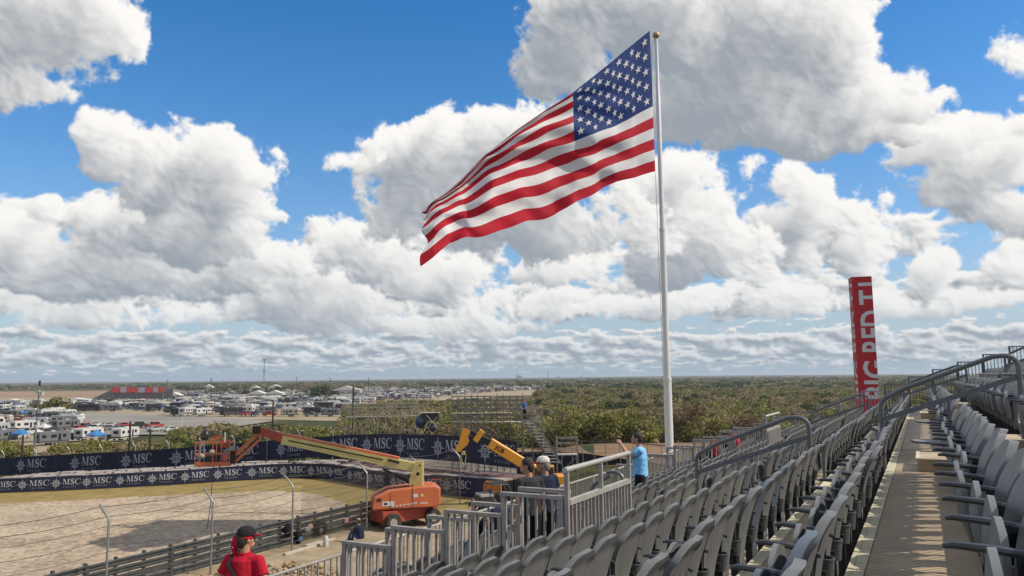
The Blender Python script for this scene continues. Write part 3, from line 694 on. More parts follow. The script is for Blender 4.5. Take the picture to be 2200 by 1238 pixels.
def banner(name, label, cat, path, tops, bots, logos, S, thick=.03, mat_=None, group=None):
    """path: ground points of the cloth; logos: arc positions as (px) measured along the path"""
    root = thing(name, label, cat, (path[0].x, path[0].y, 0), 0, group); o0 = Vector((path[0].x, path[0].y, 0))
    # resample
    n = 90; cum = [0]
    for i in range(1, len(path)): cum.append(cum[-1]+(path[i]-path[i-1]).length)
    def at(s_):
        s_ = min(max(s_, 0), cum[-1]-1e-6)
        i = max(j for j in range(len(cum)-1) if cum[j] <= s_); f = (s_-cum[i])/(cum[i+1]-cum[i])
        # smooth catmull-rom
        P = lambda j: path[min(max(j, 0), len(path)-1)]; p0, p1, p2, p3 = P(i-1), P(i), P(i+1), P(i+2)
        c = .5*((2*p1)+(p2-p0)*f+(2*p0-5*p1+4*p2-p3)*f*f+(3*p1-p0-3*p2+p3)*f**3)
        return c, tops[i]+(tops[i+1]-tops[i])*f, bots[i]+(bots[i+1]-bots[i])*f
    b = MB(); rows = []
    R2 = random.Random(5)
    for j in range(n+1):
        c, zt_, zb_ = at(cum[-1]*j/n); c2, _, _ = at(cum[-1]*(j+.5)/n+.01); c1, _, _ = at(cum[-1]*(j-.5)/n-.01); d = (c2-c1); d.z = 0; d.normalize(); nr = Vector((d.y, -d.x, 0))
        w = R2.uniform(-.012, .012)
        rows.append([c-o0+nr*(thick/2+w)+Vector((0, 0, zb_)), c-o0+nr*(thick/2+w*.5)+Vector((0, 0, (zb_+zt_)/2)), c-o0+nr*(thick/2)+Vector((0, 0, zt_+R2.uniform(-.01, .01))), c-o0-nr*thick/2+Vector((0, 0, zt_)), c-o0-nr*thick/2+Vector((0, 0, zb_))])
    vs = [p for r in rows for p in r]; m = 5
    b.add(vs, [(j*m+k, (j+1)*m+k, (j+1)*m+(k+1) % m, j*m+(k+1) % m) for j in range(n) for k in range(m)])
    b.build('cloth', mat_ or M_navy, root, 30)
    for k in range(1, int(cum[-1]/6.1)):
        c, zt_, zb_ = at(k*6.1+.4); c2, _, _ = at(k*6.1+.5); d = c2-c; d.z = 0; d.normalize(); nr = Vector((d.y, -d.x, 0)); q = c-o0+nr*(thick/2+.016)
        bb = MB(); bb.bar(q+Vector((0, 0, zb_+.01)), q+Vector((0, 0, zt_-.01)), .035, .012, up=tuple(nr)); bb.build('seam', M_seam, root, None)
    for s_ in logos:
        c, zt_, zb_ = at(s_); S_ = S*(zt_-zb_); zc = (zt_+zb_)/2; cache = {}
        def bend(v):
            kx = round(v.x, 2)
            if kx not in cache:
                q0, _, _ = at(s_+(kx-1.0)*S_); q2, _, _ = at(s_+(kx-1.0)*S_+.05); q1, _, _ = at(s_+(kx-1.0)*S_-.05); d = q2-q1; d.z = 0; d.normalize(); cache[kx] = (q0, Vector((d.y, -d.x, 0)), d)
            q0, nr, d = cache[kx]; tz = sum(at(s_+(v.x-1.0)*S_)[1:])/2
            return q0+d*(v.x-kx)*S_-o0+nr*(thick/2+.022+v.z)+Vector((0, 0, tz+(v.y-.38)*S_))
        for nm, src in (('emblem', LOGO[0]), ('lettering', LOGO[1])):
            bb = MB(); bb.v = [tuple(bend(Vector(v))) for v in src.v]; bb.f = list(src.f); bb.m = list(src.m); bb.build(nm, M_letter, root, None, fix=False)
    return root, at, cum[-1], o0
def gpt(px, py, D):                                   # point seen at (px, py) at depth D, height kept
    return atd(px, py, D)
# near banner, along the edge of the trap
nb = [(-40, 1062), (0, 1060), (125, 1055), (250, 1049), (380, 1042), (500, 1034), (620, 1029), (700, 1031), (790, 1046), (865, 1059), (939, 1063), (1001, 1069), (1043, 1075)]
npth = [Vector(G(*p)+(0,)) for p in nb]
nh = [1.05, 1.05, 1.08, 1.1, 1.14, 1.2, 1.27, 1.28, 1.28, 1.32, 1.38, 1.42, 1.42]
def arc_of(path, px):
    """arc length where the path passes the sight line px"""
    cum = 0
    for i in range(len(path)-1):
        a = proj(path[i]+Vector((0, 0, GZ)))[0]; b_ = proj(path[i+1]+Vector((0, 0, GZ)))[0]
        if a <= px <= b_: return cum+(path[i+1]-path[i]).length*(px-a)/(b_-a)
        cum += (path[i+1]-path[i]).length
    return cum
nl = [arc_of(npth, x) for x in (-2, 65, 132, 198, 269, 338, 408, 479, 551, 619, 677, 718, 759, 803, 853, 905, 971)]
banner('sponsor_banner', 'long low navy banner reading MSC CRUISES in front of the block barrier', 'banner', npth, [GZ+h+.06 for h in nh], [GZ+.06]*len(nh), nl, .42, group='navy sponsor banners')
# far banner, hung on the catch fence
fb = [(-30, 1024, 92), (0, 1022, 90), (160, 1016, 86), (335, 1008, 82), (450, 1000, 81), (558, 990, 80), (660, 984, 76), (758, 980, 72), (850, 982, 68), (930, 988, 64), (1020, 996, 60), (1110, 1007, 56)]
ftop = [986, 985, 976, 966, 958, 949, 941, 934, 933, 935, 940, 948]
fpts = [atd(x, y, d) for x, y, d in fb]; ftp = [atd(x, y, d) for (x, _, d), y in zip(fb, ftop)]
fpth = [Vector((p.x, p.y, 0)) for p in fpts]
def arc_of2(path, zs, px):
    cum = 0
    for i in range(len(path)-1):
        a = proj(path[i]+Vector((0, 0, zs[i])))[0]; b_ = proj(path[i+1]+Vector((0, 0, zs[i+1])))[0]
        if a <= px <= b_: return cum+(path[i+1]-path[i]).length*(px-a)/(b_-a)
        cum += (path[i+1]-path[i]).length
    return cum
fl = [arc_of2(fpth, [p.z for p in fpts], x) for x in (66, 173, 280, 389, 502, 615, 727, 800, 872, 956, 1056)]
banner('sponsor_banner', 'tall navy banner reading MSC CRUISES hung on the far catch fence', 'banner', fpth, [p.z for p in ftp], [p.z for p in fpts], fl, .46, group='navy sponsor banners')
# plain black screening to the right
bs = [(1112, 1012, 66, 972), (1180, 1018, 66, 970), (1260, 1022, 66, 975), (1340, 1024, 66, 986), (1440, 1028, 66, 1002)]
bp = [atd(x, y, d) for x, y, d, t_ in bs]; bt = [atd(x, t_, d) for x, y, d, t_ in bs]
banner('plain_screen', 'plain black screening along the foot of the earth bank', 'screen', [Vector((p.x, p.y, 0)) for p in bp], [p.z for p in bt], [GZ+.1]*5, [], .3, mat_=M_black)

# fence posts behind the far banner
post_i = 0
cf = thing('catch_fence', 'galvanised posts with bent tops carrying the far navy banner', 'fence')
for px in list(range(0, 740, 71)):
    s_ = arc_of2(fpth, [p.z for p in fpts], px+5); c = None; cum = 0
    for i in range(len(fpth)-1):
        L = (fpth[i+1]-fpth[i]).length
        if cum <= s_ <= cum+L: f = (s_-cum)/L; c = fpth[i].lerp(fpth[i+1], f); zt_ = ftp[i].z+(ftp[i+1].z-ftp[i].z)*f
        cum += L
    if c is None: continue
    c = c+FW*.12; g0 = min(gz(c.x, c.y), fpts[0].z)-.3
    b = MB(); b.tube([(c.x, c.y, g0), (c.x, c.y, zt_+.35), tuple(c-RT*.35+Vector((0, 0, zt_+.85)))], .055, 6); b.build('post', M_galv, cf)
# block barrier between the banners: pale tops and dark gaps
M_btop = mat('pale barrier tops', (.20, .17, .155), .85, c2=(.40, .35, .315), vscale=.8)
M_bred = mat('maroon barrier covers', (.11, .055, .06), .8, c2=(.19, .11, .11), vscale=2)
rb = random.Random(11)
bar_pts = [(c, h) for c, h in zip(npth, nh)]
def along(path, s_):
    cum = 0
    for i in range(len(path)-1):
        L = (path[i+1]-path[i]).length
        if s_ <= cum+L: return path[i].lerp(path[i+1], (s_-cum)/L), (path[i+1]-path[i]).normalized(), i
        cum += L
    return path[-1], (path[-1]-path[-2]).normalized(), len(path)-2
tot_ = sum((npth[i+1]-npth[i]).length for i in range(len(npth)-1))
s_ = .5; kk = 0; BL = []
while s_ < tot_-1:
    L = rb.uniform(1.7, 2.6)
    for row in range(3):
        c, d, i = along(npth, s_+L/2+row*.9); nr = Vector((-d.y, d.x, 0)); ang = atan2(d.y, d.x)
        c = c+nr*(1.05+row*1.2+rb.uniform(-.08, .08)); h = nh[i]+.04+rb.uniform(-.04, .04)
        BL.append((c, ang, L*.96, h, row, s_))
    s_ += L
for (c, ang, L, h, row, s_) in BL:
    b = MB(); b.box(-L/2, L/2, -.5, .5, 0, h-.11, 0); b.box(-L/2-.01, L/2+.01, -.52, .52, h-.108, h, 1); b.box(-L/2+.3, -L/2+.42, -.53, .53, h+.002, h+.02, 0)
    kk += 1
    red = row > 0 and s_ > tot_*.52
    o = tag(b.build('barrier_block', [M_black, M_bred if red else M_btop], None, None), f"{'maroon-topped' if red else 'pale-topped'} crash barrier block, {ordinal(sum(1 for q in BL if q[4] == row and q[5] <= s_))} from left in {('front', 'middle', 'back')[row]} row", 'barrier', 'crash barrier blocks behind the near banner')
    o.location = (c.x, c.y, GZ); o.rotation_euler = (0, 0, ang)

# ================================================================== near catch fence and guardrail
fx = -29.0
nf = thing('catch_fence', 'tall galvanised posts with bent tops and thin wires beside the gravel trap', 'fence')
fys = [15.1, 20.2, 25.3, 30.4, 36.4, 41.5, 46.6]
for y in fys:
    b = MB(); b.tube([(fx, y, GZ), (fx, y, GZ+3.15), (fx-.06, y, GZ+3.3), (fx-.62, y, GZ+3.78)], .046, 8); b.build('post', M_galv, nf)
M_wire = mat('rusty wire', (.10, .08, .06), .6, .4)
for k, h in enumerate((.5, 1.0, 1.5, 2.0, 2.5, 3.0, 3.35, 3.7)):
    off = 0 if h < 3.2 else -(h-3.25)*1.2
    pts = []
    for a, c in zip(fys[:-1], fys[1:]):
        for j in range(6): f = j/6; pts.append((fx+off, a+(c-a)*f, GZ+h-.12*sin(pi*f)))
    pts.append((fx+off, fys[-1], GZ+h)); b = MB(); b.tube(pts, .011 if h < 3.2 else .014, 4); b.build('wire', M_wire, nf)
# diamond netting between the farther posts
b = MB(); y0, y1 = 31.0, 46.6; st = .16
for s0 in np.arange(-3.0, (y1-y0), st):
    for sg in (1, -1):
        a0 = max(0, s0); a1 = min(y1-y0, s0+2.9)
        if a1-a0 < .1: continue
        za, zb_ = GZ+.3+(a0-s0), GZ+.3+(a1-s0)
        if sg < 0: za, zb_ = GZ+3.2-(a0-s0), GZ+3.2-(a1-s0)
        b.bar((fx, y0+a0, za), (fx, y0+a1, zb_), .008, .008)
o = b.build('netting', M_wire, nf, None, fix=False); o['kind'] = 'stuff'
ag = thing('crash_guardrail', 'dark steel guardrail of four stacked beams along the gravel trap', 'guardrail'); ax = -30.25
def wbeam(b, x, y0, y1, z):
    pr = [(0, .0), (.05, .04), (.05, .09), (0, .125), (0, .165), (.05, .20), (.05, .25), (0, .29), (-.012, .29), (-.012, 0)]
    vs = [(x+p[0], y, z+p[1]) for y in (y0, y1) for p in pr]; n = len(pr)
    b.add(vs, [(i, (i+1) % n, n+(i+1) % n, n+i) for i in range(n)])
for k in range(4):
    for j in range(7):
        b = MB(); wbeam(b, ax, 12+j*4.0, 12+j*4.0+3.985, GZ+.06+k*.33); b.build('beam', M_galvd, ag, None)
for j in range(21):
    b = MB(); y = 12.2+j*1.333; b.box(ax-.16, ax-.016, y-.05, y+.05, GZ-.1, GZ+1.42)
    if j % 3 == 0: b.box(ax+.052, ax+.062, y-.09, y+.09, GZ+.06, GZ+1.36)
    b.build('post', M_galvd, ag, None)
# heap of pale stones between fence and pavement
M_stone = mat('pale rubble', (.19, .12, .065), .9, c2=(.42, .31, .19), vscale=3.5, bump=.3, bscale=8)
st_v = MB(); st_v.ell((0, 0, 0), 1, 7, 5, jit=.55, seed=4)
pl = []
rr = random.Random(21)
for _ in range(3600):
    y = rr.uniform(14, 34.5); x = -25.6+rr.gauss(0, 1.5)
    if y > 25 and rr.random() < (y-25)/3.5: continue
    s_ = rr.uniform(.05, .14); pl.append((x, y, GZ+s_*.4+max(0, .35-abs(x+25.6)*.2)*rr.random(), rr.uniform(0, 6.3), (s_, s_*rr.uniform(.6, 1), s_*.7)))
merge_copies('rubble', st_v.v, st_v.f, [0]*len(st_v.f), [M_stone], pl, 'strip of pale broken stones beside the catch fence', 'rubble')

# ================================================================== flagpole and flag
M_pole = mat('white painted pole', (.62, .61, .60), .4, var=.05, vscale=.8)
M_gold = mat('weathered gold ball', (.34, .24, .13), .45, .3, var=.1)
pp = atd(1438, 950, 47.5); pole = thing('flagpole', 'tall white tapering flagpole with a gold ball on top', 'flagpole', (pp.x, pp.y, gz(pp.x, pp.y)))
g0 = gz(pp.x, pp.y); ptop = atd(1409, 33, 47.5).z-g0
def pz(y, x=1420): return atd(x, y, 47.5).z-g0
b = MB(); segz = [(-.4, .27), (pz(815)-.02, .25), (pz(815)+.02, .205), (pz(485), .185), (pz(485)+.05, .155), (pz(175), .145), (pz(175)+.05, .125), (ptop-.15, .105)]
b.tube([(0, 0, z) for z, r in segz], [r for z, r in segz], 20); b.build('pole', M_pole, pole, 30)
b = MB(); b.ell((0, 0, ptop+.12), .23, 18, 12); b.tube([(0, 0, ptop-.15), (0, 0, ptop)], .07, 10); b.build('finial', M_gold, pole)
for y_ in (480, 812): b = MB(); z = pz(y_+3); b.tube([(0, 0, z-.10), (0, 0, z+.1)], .27 if y_ > 700 else .20, 20); b.build('collar', M_pole, pole, 30)
M_rope = mat('halyard rope', (.35, .34, .32), .8)
b = MB(); b.tube([(-.18, -.1, 1.5), (-.30, -.1, pz(372)), (-.42, -.05, pz(300)), (-.33, -.05, pz(60)), (-.05, -.12, ptop-.1)], .014, 5); b.build('halyard', M_rope, pole)
FR = mat('flag red', (.46, .012, .028), .7, var=.05, vscale=.5, trans=.30, spec=.2); FWt = mat('flag white', (.70, .68, .68), .7, var=.03, vscale=.5, trans=.22, spec=.2); FB = mat('flag blue', (.014, .042, .17), .7, var=.05, vscale=.5, trans=.2, spec=.2)
# shape of the cloth: columns from hoist to fly, each with a head and a foot as seen, plus depth
KS = [0.0, .10, .20, .30, .40, .50, .60, .70, .80, .90, .96, 1.0]
HEAD = [(1396, 66), (1356, 98), (1316, 131), (1274, 165), (1231, 200), (1168, 240), (1106, 283), (1044, 330), (988, 388), (944, 424), (924, 438), (914, 452)]
FOOT = [(1408, 368), (1366, 381), (1325, 392), (1284, 411), (1236, 434), (1190, 459), (1135, 476), (1078, 497), (1012, 516), (965, 523), (934, 546), (903, 571)]
WARP = [1.0, 1.0, 1.02, 1.12, 1.36, 1.55, 1.78, 2.05, 2.45, 2.9, 3.2, 3.4]     # > 1: stripes near the head are foreshortened
def interp(tab, s_):
    i = max(j for j in range(len(KS)-1) if KS[j] <= s_+1e-9); i = min(i, len(KS)-2); f = (s_-KS[i])/(KS[i+1]-KS[i]); f = f*f*(3-2*f)*.35+f*.65
    a, c = tab[i], tab[i+1]
    return (a[0]+(c[0]-a[0])*f, a[1]+(c[1]-a[1])*f) if isinstance(a, tuple) else a+(c-a)*f
def flagp(s_, v):
    h = interp(HEAD, s_); f = interp(FOOT, s_); w = interp(WARP, s_); vv = 1-(1-v)**(1/w) if w > 1.0001 else v
    vv = v**w if w > 1 else v
    x = h[0]+(f[0]-h[0])*vv; y = h[1]+(f[1]-h[1])*vv
    amp = s_**.8
    ph = s_*9.5-v*3.4
    dpt = 47.5-8.2*s_+amp*(.80*sin(ph)+.42*sin(ph*2.1+1.3+v*2)+.14*sin(s_*34-v*9))-.9*s_*(1-v)*.9+1.1*(1-vv)*s_
    # ripples that run out from the hoist
    dpt += .08*sin(v*26+s_*5)*(.3+s_)*(.4+.6*v)
    # long diagonal folds from the foot of the hoist towards the fly
    for (k0, sl_, a_, wd) in ((.62, -.95, .62, .055), (.95, -1.15, .75, .06), (.40, -.8, .45, .05), (1.22, -1.3, .65, .05), (.80, -.55, .30, .03)):
        q = v-(k0+sl_*s_); dpt += a_*amp*math.tanh(q/wd)*math.exp(-(q/.22)**2)
    dpt += .07*sin(s_*60+v*30)*amp*v+.16*amp*(abs(sin(s_*15-v*7+.5))-.5)+.10*amp*(abs(sin(s_*27+v*11))-.5)*v
    for (k0, sl_, a_, wd) in ((.62, -.95, 7., .05), (.95, -1.15, 9., .055), (1.22, -1.3, 7., .05)):
        q = v-(k0+sl_*s_); y += a_*amp*math.tanh(q/wd)*math.exp(-(q/.16)**2)*sin(pi*min(1, max(0, v)))
    if s_ > .93: x += (s_-.93)/.07*(5*sin(v*17)+4*sin(v*31+1))
    k = 1.7*amp; y += k*(2.6*sin(ph+.6)+2.0*sin(s_*31+v*4)+1.2*sin(s_*57+2))*(.25+.75*v); x += k*1.6*sin(ph*1.3)*v
    return atd(x, y, dpt)
b = MB(); nS, nV = 150, 13*7
fo = flagp(0, .5)
for j in range(nV+1):
    for i in range(nS+1): b.v.append(tuple(flagp(i/nS, j/nV)-fo))
for j in range(nV):
    st_i = j//7
    for i in range(nS):
        m_ = 2 if (st_i < 7 and i < nS*.4) else (0 if st_i % 2 == 0 else 1)
        b.f.append((j*(nS+1)+i, j*(nS+1)+i+1, (j+1)*(nS+1)+i+1, (j+1)*(nS+1)+i)); b.m.append(m_)
def star(u0, v0):
    ru = .0168; rv_ = ru*1.9
    P = []
    for k in range(10):
        a = pi/2+k*pi/5; r = 1 if k % 2 == 0 else .40
        P.append((u0+ru*r*cos(a), v0-rv_*r*sin(a)))
    e = 1e-3; c = flagp(u0, v0); n = (flagp(u0+e, v0)-c).cross(flagp(u0, v0+e)-c).normalized()
    for sg in (1, -1):
        vs = [flagp(u0, v0)+n*(.03*sg)]+[flagp(max(.0, p[0]), max(0.0, p[1]))+n*(.03*sg) for p in P]
        o = len(b.v); b.v += [tuple(v-fo) for v in vs]; b.f += [(o, o+1+k, o+1+(k+1) % 10) for k in range(10)]; b.m += [1]*10
for r_ in range(9):
    for c_ in range(6 if r_ % 2 == 0 else 5):
        star(.4*((c_*2+1+(r_ % 2))/12), 7/13*((r_+1)/10))
flag = b.build('flag', [FR, FWt, FB], None, None, fix=False); flag.data.shade_smooth(); flag.location = fo
tag(flag, 'big American flag streaming to the left from the tall pole', 'flag')

# ================================================================== red pillar
M_red = mat('red printed sheet', (.46, .022, .03), .6, var=.06, vscale=.6, bump=.03, bscale=2, spec=.3); M_wht = mat('white print', (.60, .58, .58), .6)
pc = atd(1861, 820, 60); pil = thing('pillar', 'tall square red pillar lettered BIG RED T1', 'pillar', (pc.x, pc.y, gz(pc.x, pc.y)))
pg = gz(pc.x, pc.y); ztop = atd(1842, 594, 60).z-pg; view = atan2(-pc.x, pc.y); rzp = view+radians(11)
pil.rotation_euler[2] = rzp
b = MB(); W2 = .72; b.box(-W2, W2, -W2, W2, 0, ztop); b.build('shaft', M_red, pil, None)
b = MB(); b.box(-W2-.012, W2+.012, -W2-.012, W2+.012, ztop-.06, ztop+.01); b.build('cap', M_red, pil, None)
# letters read upwards; their feet run over the right-hand edge
sc_z = 60/F
def zpx(y): return atd(1850, y, 60).z-pg
for txt, ya, yb in (("BIG", 857, 776), ("RED", 757, 668), ("T1", 655, 607)):
    vs, fs = text_mesh(txt, 2.35, .006, 1.0, 'LEFT', .05); wdt = max(v.x for v in vs)-min(v.x for v in vs); x0 = min(v.x for v in vs)
    hgt = zpx(yb)-zpx(ya); bb = MB(); bm = bmesh.new(); bv = [bm.verts.new(((v.x-x0)*hgt/wdt, v.y, v.z)) for v in vs]
    for f in fs:
        try: bm.faces.new([bv[i] for i in f])
        except ValueError: pass
    bmesh.ops.bisect_plane(bm, geom=bm.verts[:]+bm.edges[:]+bm.faces[:], plane_co=(0, .66, 0), plane_no=(0, -1, 0), clear_outer=True)
    bm.verts.ensure_lookup_table(); bm.verts.index_update()
    V = [Vector((W2-.01+.66-v.co.y, -W2-.008+v.co.z*.3, zpx(ya)+v.co.x)) for v in bm.verts]
    bb.add(V, [tuple(q.index for q in f.verts) for f in bm.faces]); 
    V2 = [Vector((-W2-.008+v.co.z*.3, -W2+.1+v.co.y-.66, zpx(ya)+v.co.x)) for v in bm.verts]
    b2 = MB(); b2.add(V2, [tuple(q.index for q in f.verts) for f in bm.faces]); bm.free()
    bb.build('lettering', M_wht, pil, None); b2.build('lettering', M_wht, pil, None)

# ================================================================== boom lift (local x = right, y = away, z = up from the ground)
LX, LZ = .0279, 8.7
M_or = mat('orange machine paint', (.50, .13, .045), .45, var=.10, vscale=1.2, bump=.02); M_ord = mat('worn red-orange paint', (.34, .05, .025), .55, var=.18, vscale=1.5)
M_yel = mat('pale yellow machine paint', (.52, .44, .16), .5, var=.10, vscale=1.5); M_tyre = mat('dusty tyre rubber', (.035, .033, .03), .9, var=.3, vscale=4, bump=.3, bscale=10)
M_rim = mat('pale wheel rim', (.30, .27, .22), .6, var=.2); M_hyd = mat('black hydraulic steel', (.015, .015, .017), .35, .3); M_dec = mat('white decal', (.55, .53, .5), .6)
lp = atd(865, 1100, 46); lift = thing('boom_lift', 'orange and yellow boom lift parked by the fence with its boom reaching left', 'boom lift', (lp.x, lp.y, GZ), TH)
def L_(px, py, dy=0.): return ((px-865)*LX, dy, (814.5-py)*LX+LZ)
def wheel(par, c, r, w, ang, nm='wheel'):
    A = RM('Z', ang); M = Matrix.Translation(Vector(c)) @ A
    b = MB(); n = 36; vs = []; pr = [(r*.55, -w/2), (r*.92, -w/2), (r, -w*.32), (r, w*.32), (r*.92, w/2), (r*.55, w/2)]
    for k in range(n):
        a = 2*pi*k/n; t_ = 1.0 if (k//2) % 2 else .955
        for q_, (rr, y) in enumerate(pr): s_ = t_ if q_ in (2, 3) else 1; vs.append(M @ Vector((rr*s_*cos(a), y, rr*s_*sin(a))))
    m = len(pr); b.add(vs, [(k*m+j, ((k+1) % n)*m+j, ((k+1) % n)*m+j+1, k*m+j+1) for k in range(n) for j in range(m-1)])
    wo_ = b.build('tyre' if nm != 'wheel' else 'wheel', M_tyre, par, 50)
    b = MB(); b.tube([M @ Vector((0, -w*.36, 0)), M @ Vector((0, w*.36, 0))], r*.56, 20); b.tube([M @ Vector((0, -w*.42, 0)), M @ Vector((0, w*.42, 0))], r*.16, 12); b.build('rim', M_rim, wo_)
    return wo_
ca = radians(38); CM = TM(.1, 0, 0) @ RM('Z', ca)       # chassis runs away to the right
for sx in (-1, 1):
    for sy in (-1, 1):
        c = CM @ Vector((sx*1.35, sy*1.05, .50)); wheel(lift, c, .50, .38, ca)
b = MB(); b.box(-1.85, 1.85, -.80, .80, .42, 1.06, M=CM); b.box(-1.6, -1.1, -.9, .9, .42, .62, M=CM); b.box(1.1, 1.6, -.9, .9, .42, .62, M=CM); b.box(-1.0, 1.0, -.75, .75, .95, 1.12, M=CM); b.build('chassis', M_ord, lift, None)
TMx = TM(.15, 0, 0) @ RM('Z', radians(14))
def hood(x0, x1, y0, y1, taper):
    # counterweight and hoods: a long box with a sloping nose
    prof = [(x0+.05, 1.12), (x0-.03, 1.3), (x0+.12, 1.80), (x0+.95, 2.20), (x1-.9, 2.36), (x1-.15, 2.36), (x1, 2.2), (x1+.03, 1.40), (x1-.2, 1.2)]
    b = MB(); M = TMx @ TM(0, y1, 0) @ Matrix(((1, 0, 0, 0), (0, 0, -1, 0), (0, 1, 0, 0), (0, 0, 0, 1)))
    b.prism(prof, y1-y0, M); return b
for (y0, y1) in ((-1.15, -.38), (.38, 1.15)):
    b = hood(-2.0, 1.9, y0, y1, .2); o = b.build('hood', M_or, lift, 25)
    md = o.modifiers.new('bevel', 'BEVEL'); md.width = .05; md.segments = 2; md.limit_method = 'ANGLE'
b = MB(); b.box(1.0, 1.98, -1.12, 1.12, 1.25, 2.30, M=TMx); o = b.build('counterweight', M_or, lift, None); md = o.modifiers.new('bevel', 'BEVEL'); md.width = .08; md.segments = 2
b = MB(); b.box(-1.7, 1.0, -.379, .379, 1.13, 1.70, M=TMx); b.box(-1.2, .2, -.3, .3, 1.701, 1.95, M=TMx); b.build('turntable', M_blk, lift, None)
for (x0, x1, z0, z1, m_) in ((-1.45, -.75, 1.35, 1.62, M_dec), (.35, .62, 1.78, 1.98, M_dec), (.75, 1.2, 1.40, 1.47, M_dec), (.78, .95, 1.80, 1.96, M_yel), (-1.35, -1.16, 1.42, 1.55, M_blk)):
    b = MB(); b.box(x0, x1, -1.162-(.004 if m_ is M_blk else 0), -1.158, z0, z1, M=TMx); b.build('decal', m_, lift, None)
for k in range(7):
    b = MB(); b.box(-.9+k*.22, -.9+k*.22+.14, -1.163, -1.158, 1.28+k*.022, 1.36+k*.022, M=TMx)
    b.build('decal', M_dec, lift, None)
for (x0, x1, z0, z1, y_) in ((.28, .31, 1.22, 2.33, -1.166), (-1.0, -.98, 1.2, 2.1, -1.166), (-1.95, .9, 1.205, 1.225, -1.163)):
    b = MB(); b.box(x0, x1, y_, -1.15, z0, z1, M=TMx); b.build('panel_seam', M_blk, lift, None)
for k in range(6): b = MB(); b.box(-1.78, -1.5, -1.164, -1.15, 1.62+k*.035, 1.637+k*.035, M=TMx); b.build('vent_slot', M_blk, lift, None)
for (p_, q_) in (((-1.3, 1.9), (-1.25, 2.35)), ((1.5, 2.42), (1.85, 2.42))): b = MB(); b.tube([TMx @ Vector((p_[0], -.75, p_[1])), TMx @ Vector((p_[0], -.75, p_[1]+.3)), TMx @ Vector((q_[0]+.2, -.75, p_[1]+.3)), TMx @ Vector((q_[0]+.2, -.75, p_[1]))], .02, 6); b.build('grab_rail', M_ord, lift)
b = MB(); b.tube([TMx @ Vector((.2, -.2, 1.9)), TMx @ Vector((.5, -.1, 2.5)), TMx @ Vector((.8, -.1, 2.9)), TMx @ Vector((.9, -.2, 3.4))], .04, 6); b.tube([TMx @ Vector((.1, -.1, 1.9)), TMx @ Vector((.35, -.0, 2.6)), TMx @ Vector((.6, -.0, 3.0))], .03, 6); b.build('hydraulic_hose', M_hyd, lift)
# yellow tower
b = MB(); poly = [(.50, 2.05), (1.22, 2.05), (1.22, 3.75), (.78, 3.78), (.62, 3.3), (.42, 2.6)]
M = Matrix(((1, 0, 0, 0), (0, 0, -1, 0), (0, 1, 0, 0), (0, 0, 0, 1)))
for yy in (-.22, .34): b.prism(poly, .10, TM(0, yy, 0) @ M)
b.box(1.10, 1.20, -.22, .24, 2.1, 3.7); b.build('tower', M_yel, lift, None)
for (x, z, r) in ((.95, 3.05, .10), (.62, 2.35, .06), (1.05, 2.22, .05), (1.05, 3.55, .05)):
    b = MB(); b.tube([(x, -.36, z), (x, -.318, z)], r, 12); b.build('pivot_pin', M_hyd, lift)
# main boom: yellow outer section below, orange inner above
A = Vector(L_(900, 1004)); B = Vector(L_(605, 938)); C = Vector(L_(548, 921)); B2 = Vector(L_(800, 975))
dirb = (B-A).normalized(); upb = Vector((0, 1, 0)).cross(dirb); upb = -upb if upb.z < 0 else upb
b = MB(); b.bar(A+upb*-.06, B+upb*-.14, .42, .52, up=upb); b.build('boom_section', M_yel, lift, None)
b = MB(); b.bar(A+dirb*1.3+upb*.26, B+upb*.19-dirb*.2, .36, .15, up=upb); b.build('boom_section', M_or, lift, None)
b = MB(); b.bar(B-upb*.06-dirb*.1, C-upb*.02, .34, .50, up=upb); b.build('boom_section', M_ord, lift, None)
b = MB(); b.bar(A+dirb*2.2+upb*-.01-Vector((0, .215, 0)), B-dirb*.4+upb*-.10-Vector((0, .215, 0)), .03, .07, up=upb); b.build('hose_carrier', M_hyd, lift, None)
b = MB(); b.bar(A+dirb*1.2+upb*.02-Vector((0, .24, 0)), A+dirb*1.9+upb*.05-Vector((0, .24, 0)), .03, .14, up=upb); b.build('marking', M_blk, lift, None)
b = MB(); b.tube([Vector(L_(893, 1042, -.0)), Vector(L_(852, 1021))], .12, 10); b.tube([Vector(L_(852, 1021)), Vector(L_(822, 1008))], .07, 8); b.build('lift_cylinder', M_hyd, lift)
# knuckle, jib and basket
b = MB(); b.box(-.22, .22, -.24, .24, -.22, .22, M=TM(*C)); b.tube([C-Vector((.25, -.1, .05)), C+Vector((.25, .1, .15))], .10, 8); b.build('knuckle', M_hyd, lift)
for (p, q, w) in (((553, 927), (501, 975), .20), ((556, 940), (500, 991), .13)):
    b = MB(); b.bar(L_(*p), L_(*q), .16, w); b.build('jib', M_or, lift, None)
b = MB(); b.bar(L_(552, 938), L_(512, 976), .1, .1); b.build('jib_cylinder', M_hyd, lift, None)
b = MB(); b.box(*[L_(492, 0)[0], L_(503, 0)[0]], -.2, .2, L_(0, 992)[2], L_(0, 965)[2]); b.build('basket_mount', M_hyd, lift, None)
bk = RM('Z', radians(8)); X0, X1 = L_(421, 0)[0], L_(492, 0)[0]; Z0 = L_(0, 997)[2]; Z1 = L_(0, 947)[2]; bc = Vector(((X0+X1)/2, 0, 0)); hw = (X1-X0)/2
BMx = TM(*bc) @ bk
